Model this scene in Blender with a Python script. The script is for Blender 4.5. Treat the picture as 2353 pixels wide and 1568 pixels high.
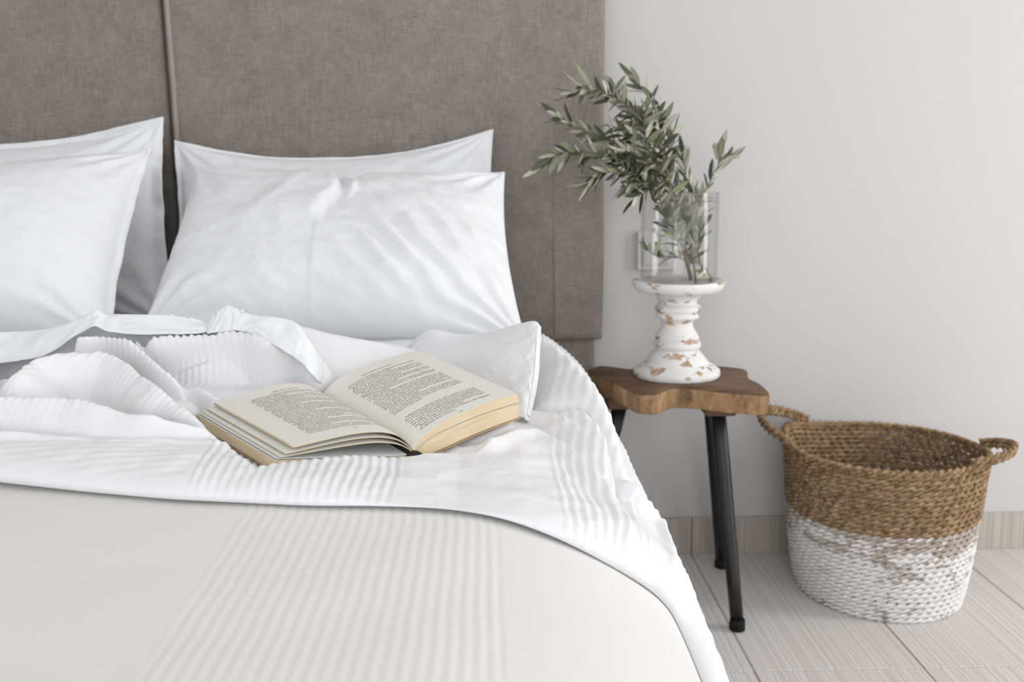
import bpy, bmesh, math, random
import numpy as np
from mathutils import Matrix, Vector

random.seed(7)
rng = np.random.default_rng(7)
scene = bpy.context.scene
for o in list(bpy.data.objects):
    bpy.data.objects.remove(o)
col = scene.collection

# ------------------------------------------------------------------ camera
FPX = 2288.0
CAM_H = 0.87
YAW, PITCH, ROLL = math.radians(1.5), math.radians(9.7), math.radians(0.4)
cF = np.array([math.sin(YAW) * math.cos(PITCH), math.cos(YAW) * math.cos(PITCH), -math.sin(PITCH)])
_r = np.cross(cF, [0, 0, 1.0]); _r /= np.linalg.norm(_r)
_u = np.cross(_r, cF)
cR = math.cos(ROLL) * _r - math.sin(ROLL) * _u
cU = math.cos(ROLL) * _u + math.sin(ROLL) * _r
cC = np.array([0, 0, CAM_H])
cam_data = bpy.data.cameras.new('camera')
cam = bpy.data.objects.new('camera', cam_data)
col.objects.link(cam)
cam.matrix_world = Matrix(((cR[0], cU[0], -cF[0], 0), (cR[1], cU[1], -cF[1], 0), (cR[2], cU[2], -cF[2], CAM_H), (0, 0, 0, 1)))
cam_data.sensor_width = 36
cam_data.lens = FPX * 36 / 2353
cam_data.clip_start = 0.02
cam_data.dof.use_dof = True
cam_data.dof.focus_distance = 1.10
cam_data.dof.aperture_fstop = 7.0
scene.camera = cam

# measured survey points of the place are given as image position + distance
def ray(x, y):
    return cF + cR * ((x - 1176.5) / FPX) - cU * ((y - 784) / FPX)
def at_z(x, y, h):
    d = ray(x, y); return cC + d * ((h - CAM_H) / d[2])
def at_y(x, y, Y):
    d = ray(x, y); return cC + d * (Y / d[1])

# ------------------------------------------------------------------ world, lights, exposure
world = bpy.data.worlds.new('world'); scene.world = world
world.use_nodes = True
bg = world.node_tree.nodes['Background']
bg.inputs[0].default_value = (0.80, 0.88, 1.0, 1)
bg.inputs[1].default_value = 1.0

def area(name, loc, rot, sx, sy, power, color):
    l = bpy.data.lights.new(name, 'AREA'); l.shape = 'RECTANGLE'
    l.size, l.size_y, l.energy, l.color = sx, sy, power, color
    o = bpy.data.objects.new(name, l); col.objects.link(o)
    o.location = loc; o.rotation_euler = rot
    return o
# daylight entering through the glazed door on the right and the window behind the bed's foot, plus an added rear right fill
area('daylight_right', (2.37, 1.34, 1.17), (0, math.radians(90), 0), 2.1, 0.50, 24, (1.0, 0.975, 0.95))
area('fill_right_rear', (2.37, -0.85, 1.30), (0, math.radians(90), 0), 2.1, 1.7, 20, (1.0, 0.98, 0.955))  # added fill lamp, shifts light from the front to the right side
area('daylight_front', (-0.5, -3.06, 1.45), (math.radians(90), 0, 0), 3.0, 1.9, 58, (1.0, 0.992, 0.98))
scene.view_settings.view_transform = 'Standard'
scene.view_settings.look = 'None'
scene.view_settings.gamma = 1.0
scene.view_settings.use_curve_mapping = False
scene.cycles.max_bounces = 8
scene.cycles.adaptive_threshold = 0.02
scene.view_settings.exposure = 0.07

# ------------------------------------------------------------------ helpers
def tag(o, label=None, cat=None, group=None, kind=None):
    if label: o['label'] = label
    if cat: o['category'] = cat
    if group: o['group'] = group
    if kind: o['kind'] = kind
    return o
def empty(name, loc):
    o = bpy.data.objects.new(name, None); col.objects.link(o)
    o.location = loc; o.empty_display_size = 0.05
    return o
def mesh_obj(name, verts, faces, mats, parent=None, smooth=True, fmat=None, uv=None):
    me = bpy.data.meshes.new(name)
    verts = np.asarray(verts, dtype=float)
    if parent is not None:
        verts = verts - np.array(parent.location) if parent.type == 'EMPTY' else verts
    me.from_pydata(verts.tolist(), [], [tuple(int(i) for i in f) for f in faces])
    if not isinstance(mats, (list, tuple)): mats = [mats]
    for m in mats: me.materials.append(m)
    n = len(me.polygons)
    me.polygons.foreach_set('use_smooth', [smooth] * n)
    if fmat is not None: me.polygons.foreach_set('material_index', [int(i) for i in fmat])
    if uv is not None:
        uv = np.asarray(uv)
        ul = me.uv_layers.new(name='UVMap')
        li = np.zeros(len(me.loops), dtype=np.int32); me.loops.foreach_get('vertex_index', li)
        ul.data.foreach_set('uv', uv[li].astype(np.float32).ravel())
    me.update()
    o = bpy.data.objects.new(name, me); col.objects.link(o)
    if parent is not None: o.parent = parent
    return o
def fast_grid(name, P, mat, parent=None, uv=None, origin=None):
    """P: (n,m,3) grid -> mesh object"""
    n, m = P.shape[:2]
    V = P.reshape(-1, 3).astype(np.float32)
    if parent is not None and parent.type == 'EMPTY': V = V - np.array(parent.location, dtype=np.float32)
    i = np.arange(n - 1)[:, None] * m + np.arange(m - 1)[None, :]
    Q = np.stack([i, i + 1, i + m + 1, i + m], -1).reshape(-1, 4)
    me = bpy.data.meshes.new(name)
    me.vertices.add(len(V)); me.vertices.foreach_set('co', V.ravel())
    me.loops.add(Q.size); me.loops.foreach_set('vertex_index', Q.ravel().astype(np.int32))
    me.polygons.add(len(Q)); me.polygons.foreach_set('loop_start', (np.arange(len(Q)) * 4).astype(np.int32))
    me.polygons.foreach_set('loop_total', np.full(len(Q), 4, dtype=np.int32))
    me.polygons.foreach_set('use_smooth', np.ones(len(Q), dtype=bool))
    if uv is not None:
        ul = me.uv_layers.new(name='UVMap')
        ul.data.foreach_set('uv', uv.reshape(-1, 2)[Q.ravel()].astype(np.float32).ravel())
    me.materials.append(mat)
    me.update(calc_edges=True)
    o = bpy.data.objects.new(name, me); col.objects.link(o)
    if parent is not None: o.parent = parent
    return o
def box_data(x0, x1, y0, y1, z0, z1, bev=0.0, seg=2):
    bm = bmesh.new()
    bmesh.ops.create_cube(bm, size=1)
    for v in bm.verts:
        v.co = Vector(((x0 + x1) / 2 + v.co.x * (x1 - x0), (y0 + y1) / 2 + v.co.y * (y1 - y0), (z0 + z1) / 2 + v.co.z * (z1 - z0)))
    if bev > 0:
        bmesh.ops.bevel(bm, geom=list(bm.edges), offset=bev, segments=seg, profile=0.5, affect='EDGES')
    return bm
def bm_obj(name, bm, mat, parent=None, smooth=False, rel=True):
    me = bpy.data.meshes.new(name)
    if parent is not None and parent.type == 'EMPTY' and rel:
        bmesh.ops.translate(bm, verts=bm.verts, vec=-Vector(parent.location))
    bm.to_mesh(me); bm.free()
    me.materials.append(mat)
    me.polygons.foreach_set('use_smooth', [smooth] * len(me.polygons))
    o = bpy.data.objects.new(name, me); col.objects.link(o)
    if parent is not None: o.parent = parent
    return o
def boxes(name, lst, mat, parent=None, bev=0.0):
    bm = bmesh.new()
    for b in lst:
        t = box_data(*b, bev=bev)
        me = bpy.data.meshes.new('tmp'); t.to_mesh(me); t.free(); bm.from_mesh(me); bpy.data.meshes.remove(me)
    return bm_obj(name, bm, mat, parent)
def catmull(P, n):
    P = np.asarray(P, float)
    Q = np.vstack([2 * P[0] - P[1], P, 2 * P[-1] - P[-2]])
    k = len(P) - 1
    t = np.linspace(0, k, n); i = np.minimum(t.astype(int), k - 1); f = (t - i)[:, None]
    a, b, c, d = Q[i], Q[i + 1], Q[i + 2], Q[i + 3]
    return 0.5 * ((2 * b) + (-a + c) * f + (2 * a - 5 * b + 4 * c - d) * f ** 2 + (-a + 3 * b - 3 * c + d) * f ** 3)
def tube(P, R, sides=8, cap=True):
    P = np.asarray(P, float); n = len(P)
    R = np.broadcast_to(np.asarray(R, float), (n,))
    T = np.gradient(P, axis=0); T /= np.linalg.norm(T, axis=1)[:, None] + 1e-12
    ref = np.array([0, 0, 1.0]) if abs(T[0, 2]) < 0.9 else np.array([1.0, 0, 0])
    N = np.zeros_like(P); N[0] = np.cross(T[0], ref); N[0] /= np.linalg.norm(N[0])
    for i in range(1, n):
        v = N[i - 1] - T[i] * (N[i - 1] @ T[i]); N[i] = v / (np.linalg.norm(v) + 1e-12)
    B = np.cross(T, N)
    a = np.linspace(0, 2 * np.pi, sides, endpoint=False)
    V = P[:, None] + R[:, None, None] * (np.cos(a)[None, :, None] * N[:, None] + np.sin(a)[None, :, None] * B[:, None])
    F = []
    for i in range(n - 1):
        for j in range(sides):
            F.append((i * sides + j, i * sides + (j + 1) % sides, (i + 1) * sides + (j + 1) % sides, (i + 1) * sides + j))
    if cap:
        F.append(tuple(range(sides))[::-1]); F.append(tuple((n - 1) * sides + j for j in range(sides)))
    return V.reshape(-1, 3), F
def lathe(prof, sides, cx, cy):
    a = np.linspace(0, 2 * np.pi, sides, endpoint=False); V = []; F = []
    for r, z in prof:
        for t in a: V.append((cx + r * math.cos(t), cy + r * math.sin(t), z))
    n = len(prof)
    for i in range(n - 1):
        for j in range(sides):
            F.append((i * sides + j, i * sides + (j + 1) % sides, (i + 1) * sides + (j + 1) % sides, (i + 1) * sides + j))
    return V, F
_perm = rng.permutation(512)
_perm = np.concatenate([_perm, _perm, _perm])
_ga = rng.uniform(0, 2 * np.pi, 512)
def perlin(x, y, seed=0):
    x = np.asarray(x, float) + seed * 17.31; y = np.asarray(y, float) + seed * 9.77
    xi = np.floor(x).astype(int); yi = np.floor(y).astype(int)
    xf = x - xi; yf = y - yi
    def g(ix, iy, fx, fy):
        h = _perm[(_perm[ix & 511] + iy) & 511]
        return np.cos(_ga[h]) * fx + np.sin(_ga[h]) * fy
    u = xf ** 3 * (xf * (xf * 6 - 15) + 10); v = yf ** 3 * (yf * (yf * 6 - 15) + 10)
    a = g(xi, yi, xf, yf); b = g(xi + 1, yi, xf - 1, yf); c = g(xi, yi + 1, xf, yf - 1); d = g(xi + 1, yi + 1, xf - 1, yf - 1)
    return (a + (b - a) * u) + ((c + (d - c) * u) - (a + (b - a) * u)) * v
def fbm(x, y, seed=0, oct=3):
    s = 0; a = 1
    for k in range(oct):
        s = s + a * perlin(x * 2 ** k, y * 2 ** k, seed + k * 3); a *= 0.5
    return s
def sstep(a, b, x):
    t = np.clip((x - a) / (b - a), 0, 1); return t * t * (3 - 2 * t)

# ------------------------------------------------------------------ materials
def new_mat(name, base=(0.8, 0.8, 0.8), rough=0.6, spec=0.3):
    m = bpy.data.materials.new(name); m.use_nodes = True
    nt = m.node_tree; b = nt.nodes['Principled BSDF']
    b.inputs['Base Color'].default_value = (*base, 1); b.inputs['Roughness'].default_value = rough
    b.inputs['Specular IOR Level'].default_value = spec
    return m, nt, b
def N(nt, t, **kw):
    n = nt.nodes.new(t)
    for k, v in kw.items(): setattr(n, k, v)
    return n
def coords(nt, kind='Object', scale=(1, 1, 1), rot=(0, 0, 0)):
    tc = N(nt, 'ShaderNodeTexCoord'); mp = N(nt, 'ShaderNodeMapping')
    mp.inputs['Scale'].default_value = scale; mp.inputs['Rotation'].default_value = rot
    nt.links.new(tc.outputs[kind], mp.inputs[0]); return mp.outputs[0]
def noise(nt, vec, scale, detail=2, rough=0.5):
    n = N(nt, 'ShaderNodeTexNoise'); n.inputs['Scale'].default_value = scale
    n.inputs['Detail'].default_value = detail; n.inputs['Roughness'].default_value = rough
    nt.links.new(vec, n.inputs['Vector']); return n.outputs['Fac']
def ramp(nt, fac, stops):
    r = N(nt, 'ShaderNodeValToRGB'); e = r.color_ramp.elements
    while len(e) < len(stops): e.new(0.5)
    for el, (p, c) in zip(e, stops):
        el.position = p; el.color = (*c, 1) if len(c) == 3 else c
    nt.links.new(fac, r.inputs[0]); return r.outputs[0]
def math_n(nt, op, a, b=None):
    n = N(nt, 'ShaderNodeMath', operation=op)
    for i, v in enumerate((a, b)):
        if v is None: continue
        if isinstance(v, (int, float)): n.inputs[i].default_value = v
        else: nt.links.new(v, n.inputs[i])
    return n.outputs[0]
def bump(nt, b, h, strength, dist):
    n = N(nt, 'ShaderNodeBump'); n.inputs['Strength'].default_value = strength; n.inputs['Distance'].default_value = dist
    nt.links.new(h, n.inputs['Height']); nt.links.new(n.outputs[0], b.inputs['Normal'])
def mixc(nt, fac, a, b):
    n = N(nt, 'ShaderNodeMix', data_type='RGBA')
    for i, v in ((0, fac), (6, a), (7, b)):
        if isinstance(v, (int, float)): n.inputs[i].default_value = v
        elif isinstance(v, tuple): n.inputs[i].default_value = (*v, 1)
        else: nt.links.new(v, n.inputs[i])
    return n.outputs[2]

def cloth_mat(name, base, weave=900.0, strength=0.12, sheen=0.2, trans=0.0):
    m, nt, b = new_mat(name, base, 0.85, 0.15)
    b.inputs['Sheen Weight'].default_value = sheen
    v = coords(nt, 'UV')
    n1 = noise(nt, v, weave, 2); bump(nt, b, n1, strength, 0.0006)
    return m
M_COTTON = cloth_mat('white_cotton', (0.80, 0.805, 0.82), 500, 0.06)
M_PILLOW = cloth_mat('white_percale', (0.79, 0.795, 0.81), 500, 0.05)
M_BLANKET = cloth_mat('white_ribbed_cotton', (0.81, 0.81, 0.82), 330, 0.5)
M_SPREAD = cloth_mat('cream_ribbed_cotton', (0.77, 0.765, 0.75), 420, 0.2)
M_TICK = cloth_mat('mattress_ticking', (0.75, 0.73, 0.71))

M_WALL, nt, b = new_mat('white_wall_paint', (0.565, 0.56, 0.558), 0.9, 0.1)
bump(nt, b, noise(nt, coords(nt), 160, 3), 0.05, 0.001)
M_SIDE, nt, b = new_mat('fill_bounce_wall_paint', (0.84, 0.84, 0.84), 0.9, 0.1)  # unseen walls kept whiter than the back wall to bounce fill light
M_CEIL, nt, b = new_mat('ceiling_paint', (0.88, 0.88, 0.88), 0.9, 0.1)
M_FRAME, nt, b = new_mat('window_frame_white', (0.8, 0.8, 0.8), 0.4, 0.4)
M_PLASTIC, nt, b = new_mat('white_plastic', (0.60, 0.605, 0.615), 0.35, 0.5)
M_GROUT, nt, b = new_mat('grout', (0.22, 0.20, 0.18), 0.9, 0.1)

def tile_mat(name, c0, c1, axis):
    m, nt, b = new_mat(name, c0, 0.45, 0.35)
    sc = (1, 0.0004, 0.0004)
    tc = N(nt, 'ShaderNodeTexCoord'); info = N(nt, 'ShaderNodeObjectInfo')
    mp = N(nt, 'ShaderNodeMapping'); mp.inputs['Scale'].default_value = sc
    nt.links.new(tc.outputs['Object'], mp.inputs[0])
    add = N(nt, 'ShaderNodeVectorMath', operation='ADD')
    comb = N(nt, 'ShaderNodeCombineXYZ')
    nt.links.new(math_n(nt, 'MULTIPLY', info.outputs['Random'], 37.0), comb.inputs[0])
    nt.links.new(mp.outputs[0], add.inputs[0]); nt.links.new(comb.outputs[0], add.inputs[1])
    n1 = noise(nt, add.outputs[0], 230, 1.5, 0.6)
    n2 = noise(nt, add.outputs[0], 60, 2, 0.5)
    f = math_n(nt, 'ADD', math_n(nt, 'MULTIPLY', n1, 0.75), math_n(nt, 'MULTIPLY', n2, 0.25))
    c = ramp(nt, f, [(0.40, c0), (0.58, c1)])
    nt.links.new(c, b.inputs['Base Color'])
    bump(nt, b, n1, 0.25, 0.0008)
    return m
M_TILE = tile_mat('striped_porcelain_tile', (0.50, 0.475, 0.455), (0.70, 0.68, 0.665), 0)
M_SKIRT = tile_mat('striped_skirting_tile', (0.35, 0.32, 0.29), (0.52, 0.485, 0.45), 0)

M_LINEN, nt, b = new_mat('grey_brown_woven_linen', (0.3, 0.28, 0.26), 0.95, 0.08)
v1 = coords(nt, 'Object', (1, 1, 0.10)); v2 = coords(nt, 'Object', (0.10, 1, 1)); v0 = coords(nt)
f = math_n(nt, 'ADD', math_n(nt, 'MULTIPLY', noise(nt, v1, 480, 2, 0.6), 0.5), math_n(nt, 'MULTIPLY', noise(nt, v2, 480, 2, 0.6), 0.5))
f = math_n(nt, 'ADD', math_n(nt, 'MULTIPLY', f, 0.8), math_n(nt, 'MULTIPLY', noise(nt, v0, 22, 3), 0.2))
nt.links.new(ramp(nt, f, [(0.36, (0.190, 0.168, 0.150)), (0.5, (0.248, 0.222, 0.202)), (0.64, (0.32, 0.290, 0.266))]), b.inputs['Base Color'])
bump(nt, b, f, 0.35, 0.0012)
M_PIPING, nt, b = new_mat('headboard_piping', (0.34, 0.30, 0.265), 0.9, 0.1)

M_WOOD, nt, b = new_mat('live_edge_teak_top', (0.2, 0.1, 0.05), 0.6, 0.15)
v = coords(nt, 'Object', (1, 5, 1), (0, 0, 0.35))
n1 = noise(nt, v, 14, 4, 0.6); n2 = noise(nt, v, 60, 3, 0.6)
f = math_n(nt, 'ADD', math_n(nt, 'MULTIPLY', n1, 0.7), math_n(nt, 'MULTIPLY', n2, 0.3))
nt.links.new(ramp(nt, f, [(0.34, (0.085, 0.052, 0.034)), (0.52, (0.155, 0.092, 0.055)), (0.68, (0.23, 0.145, 0.085))]), b.inputs['Base Color'])
bump(nt, b, n2, 0.2, 0.001)
M_BARK, nt, b = new_mat('live_edge_teak_side', (0.3, 0.2, 0.1), 0.6, 0.25)
v = coords(nt, 'Object', (1, 1, 0.35))
n1 = noise(nt, v, 34, 4, 0.65); n2 = noise(nt, coords(nt), 120, 3)
f = math_n(nt, 'ADD', math_n(nt, 'MULTIPLY', n1, 0.75), math_n(nt, 'MULTIPLY', n2, 0.25))
nt.links.new(ramp(nt, f, [(0.34, (0.13, 0.075, 0.035)), (0.5, (0.30, 0.185, 0.095)), (0.66, (0.45, 0.30, 0.165))]), b.inputs['Base Color'])
bump(nt, b, f, 0.4, 0.003)
M_BLOCK, nt, b = new_mat('dark_wood_block', (0.11, 0.065, 0.04), 0.6, 0.3)
M_BLACK, nt, b = new_mat('black_lacquered_wood', (0.010, 0.010, 0.012), 0.38, 0.4)
bump(nt, b, noise(nt, coords(nt, 'Object', (1, 1, 0.05)), 300, 2), 0.08, 0.001)
M_RUBBER, nt, b = new_mat('black_rubber', (0.012, 0.012, 0.012), 0.8, 0.2)

M_CHALK, nt, b = new_mat('distressed_white_paint', (0.8, 0.8, 0.8), 0.75, 0.2)
n1 = noise(nt, coords(nt, 'Object', (1, 1, 1.6)), 27, 3, 0.62)
wear = ramp(nt, n1, [(0.575, (0, 0, 0)), (0.60, (1, 1, 1))])
n2 = noise(nt, coords(nt), 70, 3)
wood = ramp(nt, n2, [(0.35, (0.36, 0.25, 0.17)), (0.65, (0.58, 0.44, 0.32))])
paint = ramp(nt, noise(nt, coords(nt), 18, 3), [(0.35, (0.72, 0.715, 0.71)), (0.65, (0.80, 0.795, 0.79))])
nt.links.new(mixc(nt, wear, paint, wood), b.inputs['Base Color'])
h = math_n(nt, 'SUBTRACT', math_n(nt, 'MULTIPLY', n2, 0.15), wear)
bump(nt, b, h, 0.5, 0.0012)

M_GLASS = bpy.data.materials.new('clear_thin_glass'); M_GLASS.use_nodes = True
nt = M_GLASS.node_tree; nt.nodes.clear()
out = N(nt, 'ShaderNodeOutputMaterial'); mx = N(nt, 'ShaderNodeMixShader')
tr = N(nt, 'ShaderNodeBsdfTransparent'); gl = N(nt, 'ShaderNodeBsdfGlossy'); gl.inputs['Roughness'].default_value = 0.02
lw = N(nt, 'ShaderNodeLayerWeight'); lw.inputs['Blend'].default_value = 0.5
tint = ramp(nt, lw.outputs['Facing'], [(0.0, (0.985, 0.985, 0.985)), (0.80, (0.97, 0.97, 0.965)), (0.97, (0.74, 0.70, 0.68))])
nt.links.new(tint, tr.inputs['Color'])
refl = math_n(nt, 'ADD', math_n(nt, 'MULTIPLY', math_n(nt, 'POWER', lw.outputs['Facing'], 5.0), 0.6), 0.050)
nt.links.new(refl, mx.inputs[0]); nt.links.new(tr.outputs[0], mx.inputs[1]); nt.links.new(gl.outputs[0], mx.inputs[2])
nt.links.new(mx.outputs[0], out.inputs[0])
M_PANE = M_GLASS

M_LEAF, nt, b = new_mat('olive_leaf_top', (0.05, 0.07, 0.03), 0.42, 0.4)
inf = N(nt, 'ShaderNodeObjectInfo')
nt.links.new(ramp(nt, inf.outputs['Random'], [(0.0, (0.052, 0.062, 0.036)), (0.45, (0.092, 0.106, 0.064)), (0.75, (0.16, 0.178, 0.105)), (1.0, (0.28, 0.30, 0.17))]), b.inputs['Base Color'])
M_LEAFB, nt, b = new_mat('olive_leaf_underside', (0.36, 0.38, 0.28), 0.6, 0.25)
inf = N(nt, 'ShaderNodeObjectInfo')
nt.links.new(ramp(nt, inf.outputs['Random'], [(0.0, (0.30, 0.31, 0.225)), (0.6, (0.42, 0.43, 0.33)), (1.0, (0.58, 0.58, 0.46))]), b.inputs['Base Color'])
M_STEM, nt, b = new_mat('olive_stem', (0.20, 0.15, 0.10), 0.7, 0.2)

def weave_mat(name, white):
    m, nt, b = new_mat(name, (0.3, 0.2, 0.1), 0.8, 0.15)
    v = coords(nt)
    n1 = noise(nt, v, 75, 3, 0.6); n2 = noise(nt, v, 260, 2)
    f = math_n(nt, 'ADD', math_n(nt, 'MULTIPLY', n1, 0.7), math_n(nt, 'MULTIPLY', n2, 0.3))
    nat = ramp(nt, f, [(0.34, (0.13, 0.083, 0.044)), (0.5, (0.275, 0.182, 0.100)), (0.66, (0.47, 0.335, 0.205))])
    if white:
        nat2 = ramp(nt, f, [(0.35, (0.30, 0.25, 0.21)), (0.65, (0.56, 0.49, 0.43))])
        big = noise(nt, coords(nt, 'Object', (1, 1, 2.2)), 11, 4, 0.72)
        sep = N(nt, 'ShaderNodeSeparateXYZ'); nt.links.new(coords(nt), sep.inputs[0])
        hi = math_n(nt, 'MULTIPLY', ramp(nt, math_n(nt, 'MULTIPLY', sep.outputs[2], 5.0), [(0.45, (0, 0, 0)), (0.85, (1, 1, 1))]), 0.12)
        fine = noise(nt, v, 48, 3, 0.7)
        big = math_n(nt, 'SUBTRACT', math_n(nt, 'ADD', math_n(nt, 'MULTIPLY', big, 0.62), math_n(nt, 'MULTIPLY', fine, 0.38)), hi)
        w = ramp(nt, big, [(0.39, (0, 0, 0)), (0.455, (1, 1, 1))])
        wh = ramp(nt, n2, [(0.3, (0.68, 0.67, 0.66)), (0.7, (0.80, 0.79, 0.78))])
        nt.links.new(mixc(nt, w, nat2, wh), b.inputs['Base Color'])
    else:
        nt.links.new(nat, b.inputs['Base Color'])
    bump(nt, b, n2, 0.4, 0.001)
    return m
M_SEAGRASS = weave_mat('natural_seagrass', False)
M_SEAWHITE = weave_mat('whitewashed_seagrass', True)

M_PAPER, nt, b = new_mat('cream_book_paper', (0.80, 0.785, 0.72), 0.8, 0.15)
M_EDGE, nt, b = new_mat('yellowed_page_edges', (0.62, 0.5, 0.34), 0.85, 0.1)
v = coords(nt, 'UV', (0.6, 14, 1))
n1 = noise(nt, v, 6, 3, 0.7)
nt.links.new(ramp(nt, n1, [(0.36, (0.50, 0.375, 0.22)), (0.52, (0.66, 0.54, 0.37)), (0.66, (0.80, 0.71, 0.55))]), b.inputs['Base Color'])
M_INK, nt, b = new_mat('black_ink', (0.07, 0.07, 0.075), 0.8, 0.1)
M_COVER, nt, b = new_mat('book_cover_card', (0.42, 0.30, 0.18), 0.6, 0.2)
M_SPINE, nt, b = new_mat('black_spine_binding', (0.03, 0.024, 0.022), 0.6, 0.2)

# ------------------------------------------------------------------ room
WALL_Y = 2.168
XR, XL, YB, ZC = 2.40, -3.2, -3.1, 2.65
floor = boxes('floor', [(XL - .1, XR + .1, YB - .1, WALL_Y + .1, -0.12, -0.004)], M_GROUT); tag(floor, kind='structure')
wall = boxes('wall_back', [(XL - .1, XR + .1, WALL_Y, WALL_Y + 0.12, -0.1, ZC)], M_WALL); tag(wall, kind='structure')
tag(boxes('wall_left', [(XL - .12, XL, YB, WALL_Y, -0.1, ZC)], M_SIDE), kind='structure')
tag(boxes('ceiling', [(XL - .1, XR + .1, YB - .1, WALL_Y + .1, ZC, ZC + .1)], M_CEIL), kind='structure')
# right wall with glazed door opening and an added opening for fill light, wall behind the camera with a wide window
WY0, WY1, WZ0, WZ1 = 1.02, 1.66, 0.05, 2.28
VY0, VY1, VZ0, VZ1 = -1.76, 0.06, 0.05, 2.38
tag(boxes('wall_right', [(XR, XR + .14, YB, VY0, -.1, ZC), (XR, XR + .14, VY1, WY0, -.1, ZC), (XR, XR + .14, VY0, VY1, VZ1, ZC), (XR, XR + .14, VY0, VY1, -.1, VZ0), (XR, XR + .14, WY1, WALL_Y, -.1, ZC), (XR, XR + .14, WY0, WY1, WZ1, ZC), (XR, XR + .14, WY0, WY1, -.1, WZ0)], M_SIDE), kind='structure')
FX0, FX1, FZ0, FZ1 = -2.05, 1.05, 0.48, 2.42
tag(boxes('wall_front', [(XL, FX0, YB - .14, YB, -.1, ZC), (FX1, XR, YB - .14, YB, -.1, ZC), (FX0, FX1, YB - .14, YB, FZ1, ZC), (FX0, FX1, YB - .14, YB, -.1, FZ0)], M_SIDE), kind='structure')
w1 = empty('window_1', (XR + .07, WY0, WZ0)); tag(w1, kind='structure')
ym = (WY0 + WY1) / 2
boxes('window_frame', [(XR + .04, XR + .1, WY0, WY0 + .05, WZ0, WZ1), (XR + .04, XR + .1, WY1 - .05, WY1, WZ0, WZ1), (XR + .04, XR + .1, WY0, WY1, WZ1 - .05, WZ1), (XR + .04, XR + .1, WY0, WY1, WZ0, WZ0 + .05)], M_FRAME, w1)
boxes('pane', [(XR + .065, XR + .07, WY0 + .05, WY1 - .05, WZ0 + .05, WZ1 - .05)], M_PANE, w1)
w3 = empty('added_fill_window', (XR + .07, VY0, VZ0)); tag(w3, kind='structure')  # added, unseen window made up to house the rear right fill lamp
boxes('window_frame', [(XR + .04, XR + .1, VY0, VY0 + .05, VZ0, VZ1), (XR + .04, XR + .1, VY1 - .05, VY1, VZ0, VZ1), (XR + .04, XR + .1, VY0, VY1, VZ1 - .05, VZ1), (XR + .04, XR + .1, VY0, VY1, VZ0, VZ0 + .05)], M_FRAME, w3)
boxes('pane', [(XR + .065, XR + .07, VY0 + .05, VY1 - .05, VZ0 + .05, VZ1 - .05)], M_PANE, w3)
w2 = empty('window_2', (FX0, YB - .07, FZ0)); tag(w2, kind='structure')
boxes('window_frame', [(FX0, FX0 + .05, YB - .1, YB - .04, FZ0, FZ1), (FX1 - .05, FX1, YB - .1, YB - .04, FZ0, FZ1), (FX0, FX1, YB - .1, YB - .04, FZ1 - .05, FZ1), (FX0, FX1, YB - .1, YB - .04, FZ0, FZ0 + .05), (-.53, -.47, YB - .1, YB - .04, FZ0, FZ1)], M_FRAME, w2)
boxes('pane', [(FX0 + .05, FX1 - .05, YB - .07, YB - .065, FZ0 + .05, FZ1 - .05)], M_PANE, w2)

# floor tiles, 30 x 60 cm, long side running towards the bed wall
TW, J0X, J0Y, TL = 0.3015, 0.4645, 1.615, 0.60
gap = 0.0022
def tile_mesh(w, l, name):
    bm = box_data(0, w, 0, l, -0.008, 0, 0.0012, 1)
    me = bpy.data.meshes.new(name); bm.to_mesh(me); bm.free(); me.materials.append(M_TILE); return me
full = tile_mesh(TW - gap, TL - gap, 'tile'); cut = tile_mesh(TW - gap, WALL_Y - J0Y - gap, 'tile_cut')
def put_tile(me, x, y):
    o = bpy.data.objects.new('tile', me); col.objects.link(o); o.parent = floor; o.location = (x + gap / 2, y + gap / 2, 0)
for i in range(-12, 7):
    x = J0X + i * TW
    if x + TW > XR: continue
    put_tile(cut, x, J0Y)
    for j in range(1, 9):
        if J0Y - j * TL > YB: put_tile(full, x, J0Y - j * TL)
base = empty('baseboard_back', (0, WALL_Y, 0)); tag(base, kind='structure')
bm = box_data(0, TW - gap, -0.010, 0, 0, 0.086, 0.001, 1)
me = bpy.data.meshes.new('tile'); bm.to_mesh(me); bm.free(); me.materials.append(M_SKIRT)
for i in range(-12, 7):
    x = J0X + i * TW
    if x + TW > XR: continue
    o = bpy.data.objects.new('tile', me); col.objects.link(o); o.parent = base; o.location = (x + gap / 2, 0, 0)

# light switch plate on the wall behind the vase
sw = empty('light_switch', (0.372, WALL_Y, 0.654)); tag(sw, 'white plastic light switch plate on the wall behind the vase', 'light switch')
bm_obj('plate', box_data(0.330, 0.415, WALL_Y - 0.013, WALL_Y, 0.654, 0.739, 0.004, 3), M_PLASTIC, sw)
bm_obj('rocker', box_data(0.343, 0.402, WALL_Y - 0.017, WALL_Y - 0.012, 0.667, 0.726, 0.002, 2), M_PLASTIC, sw)

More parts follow.
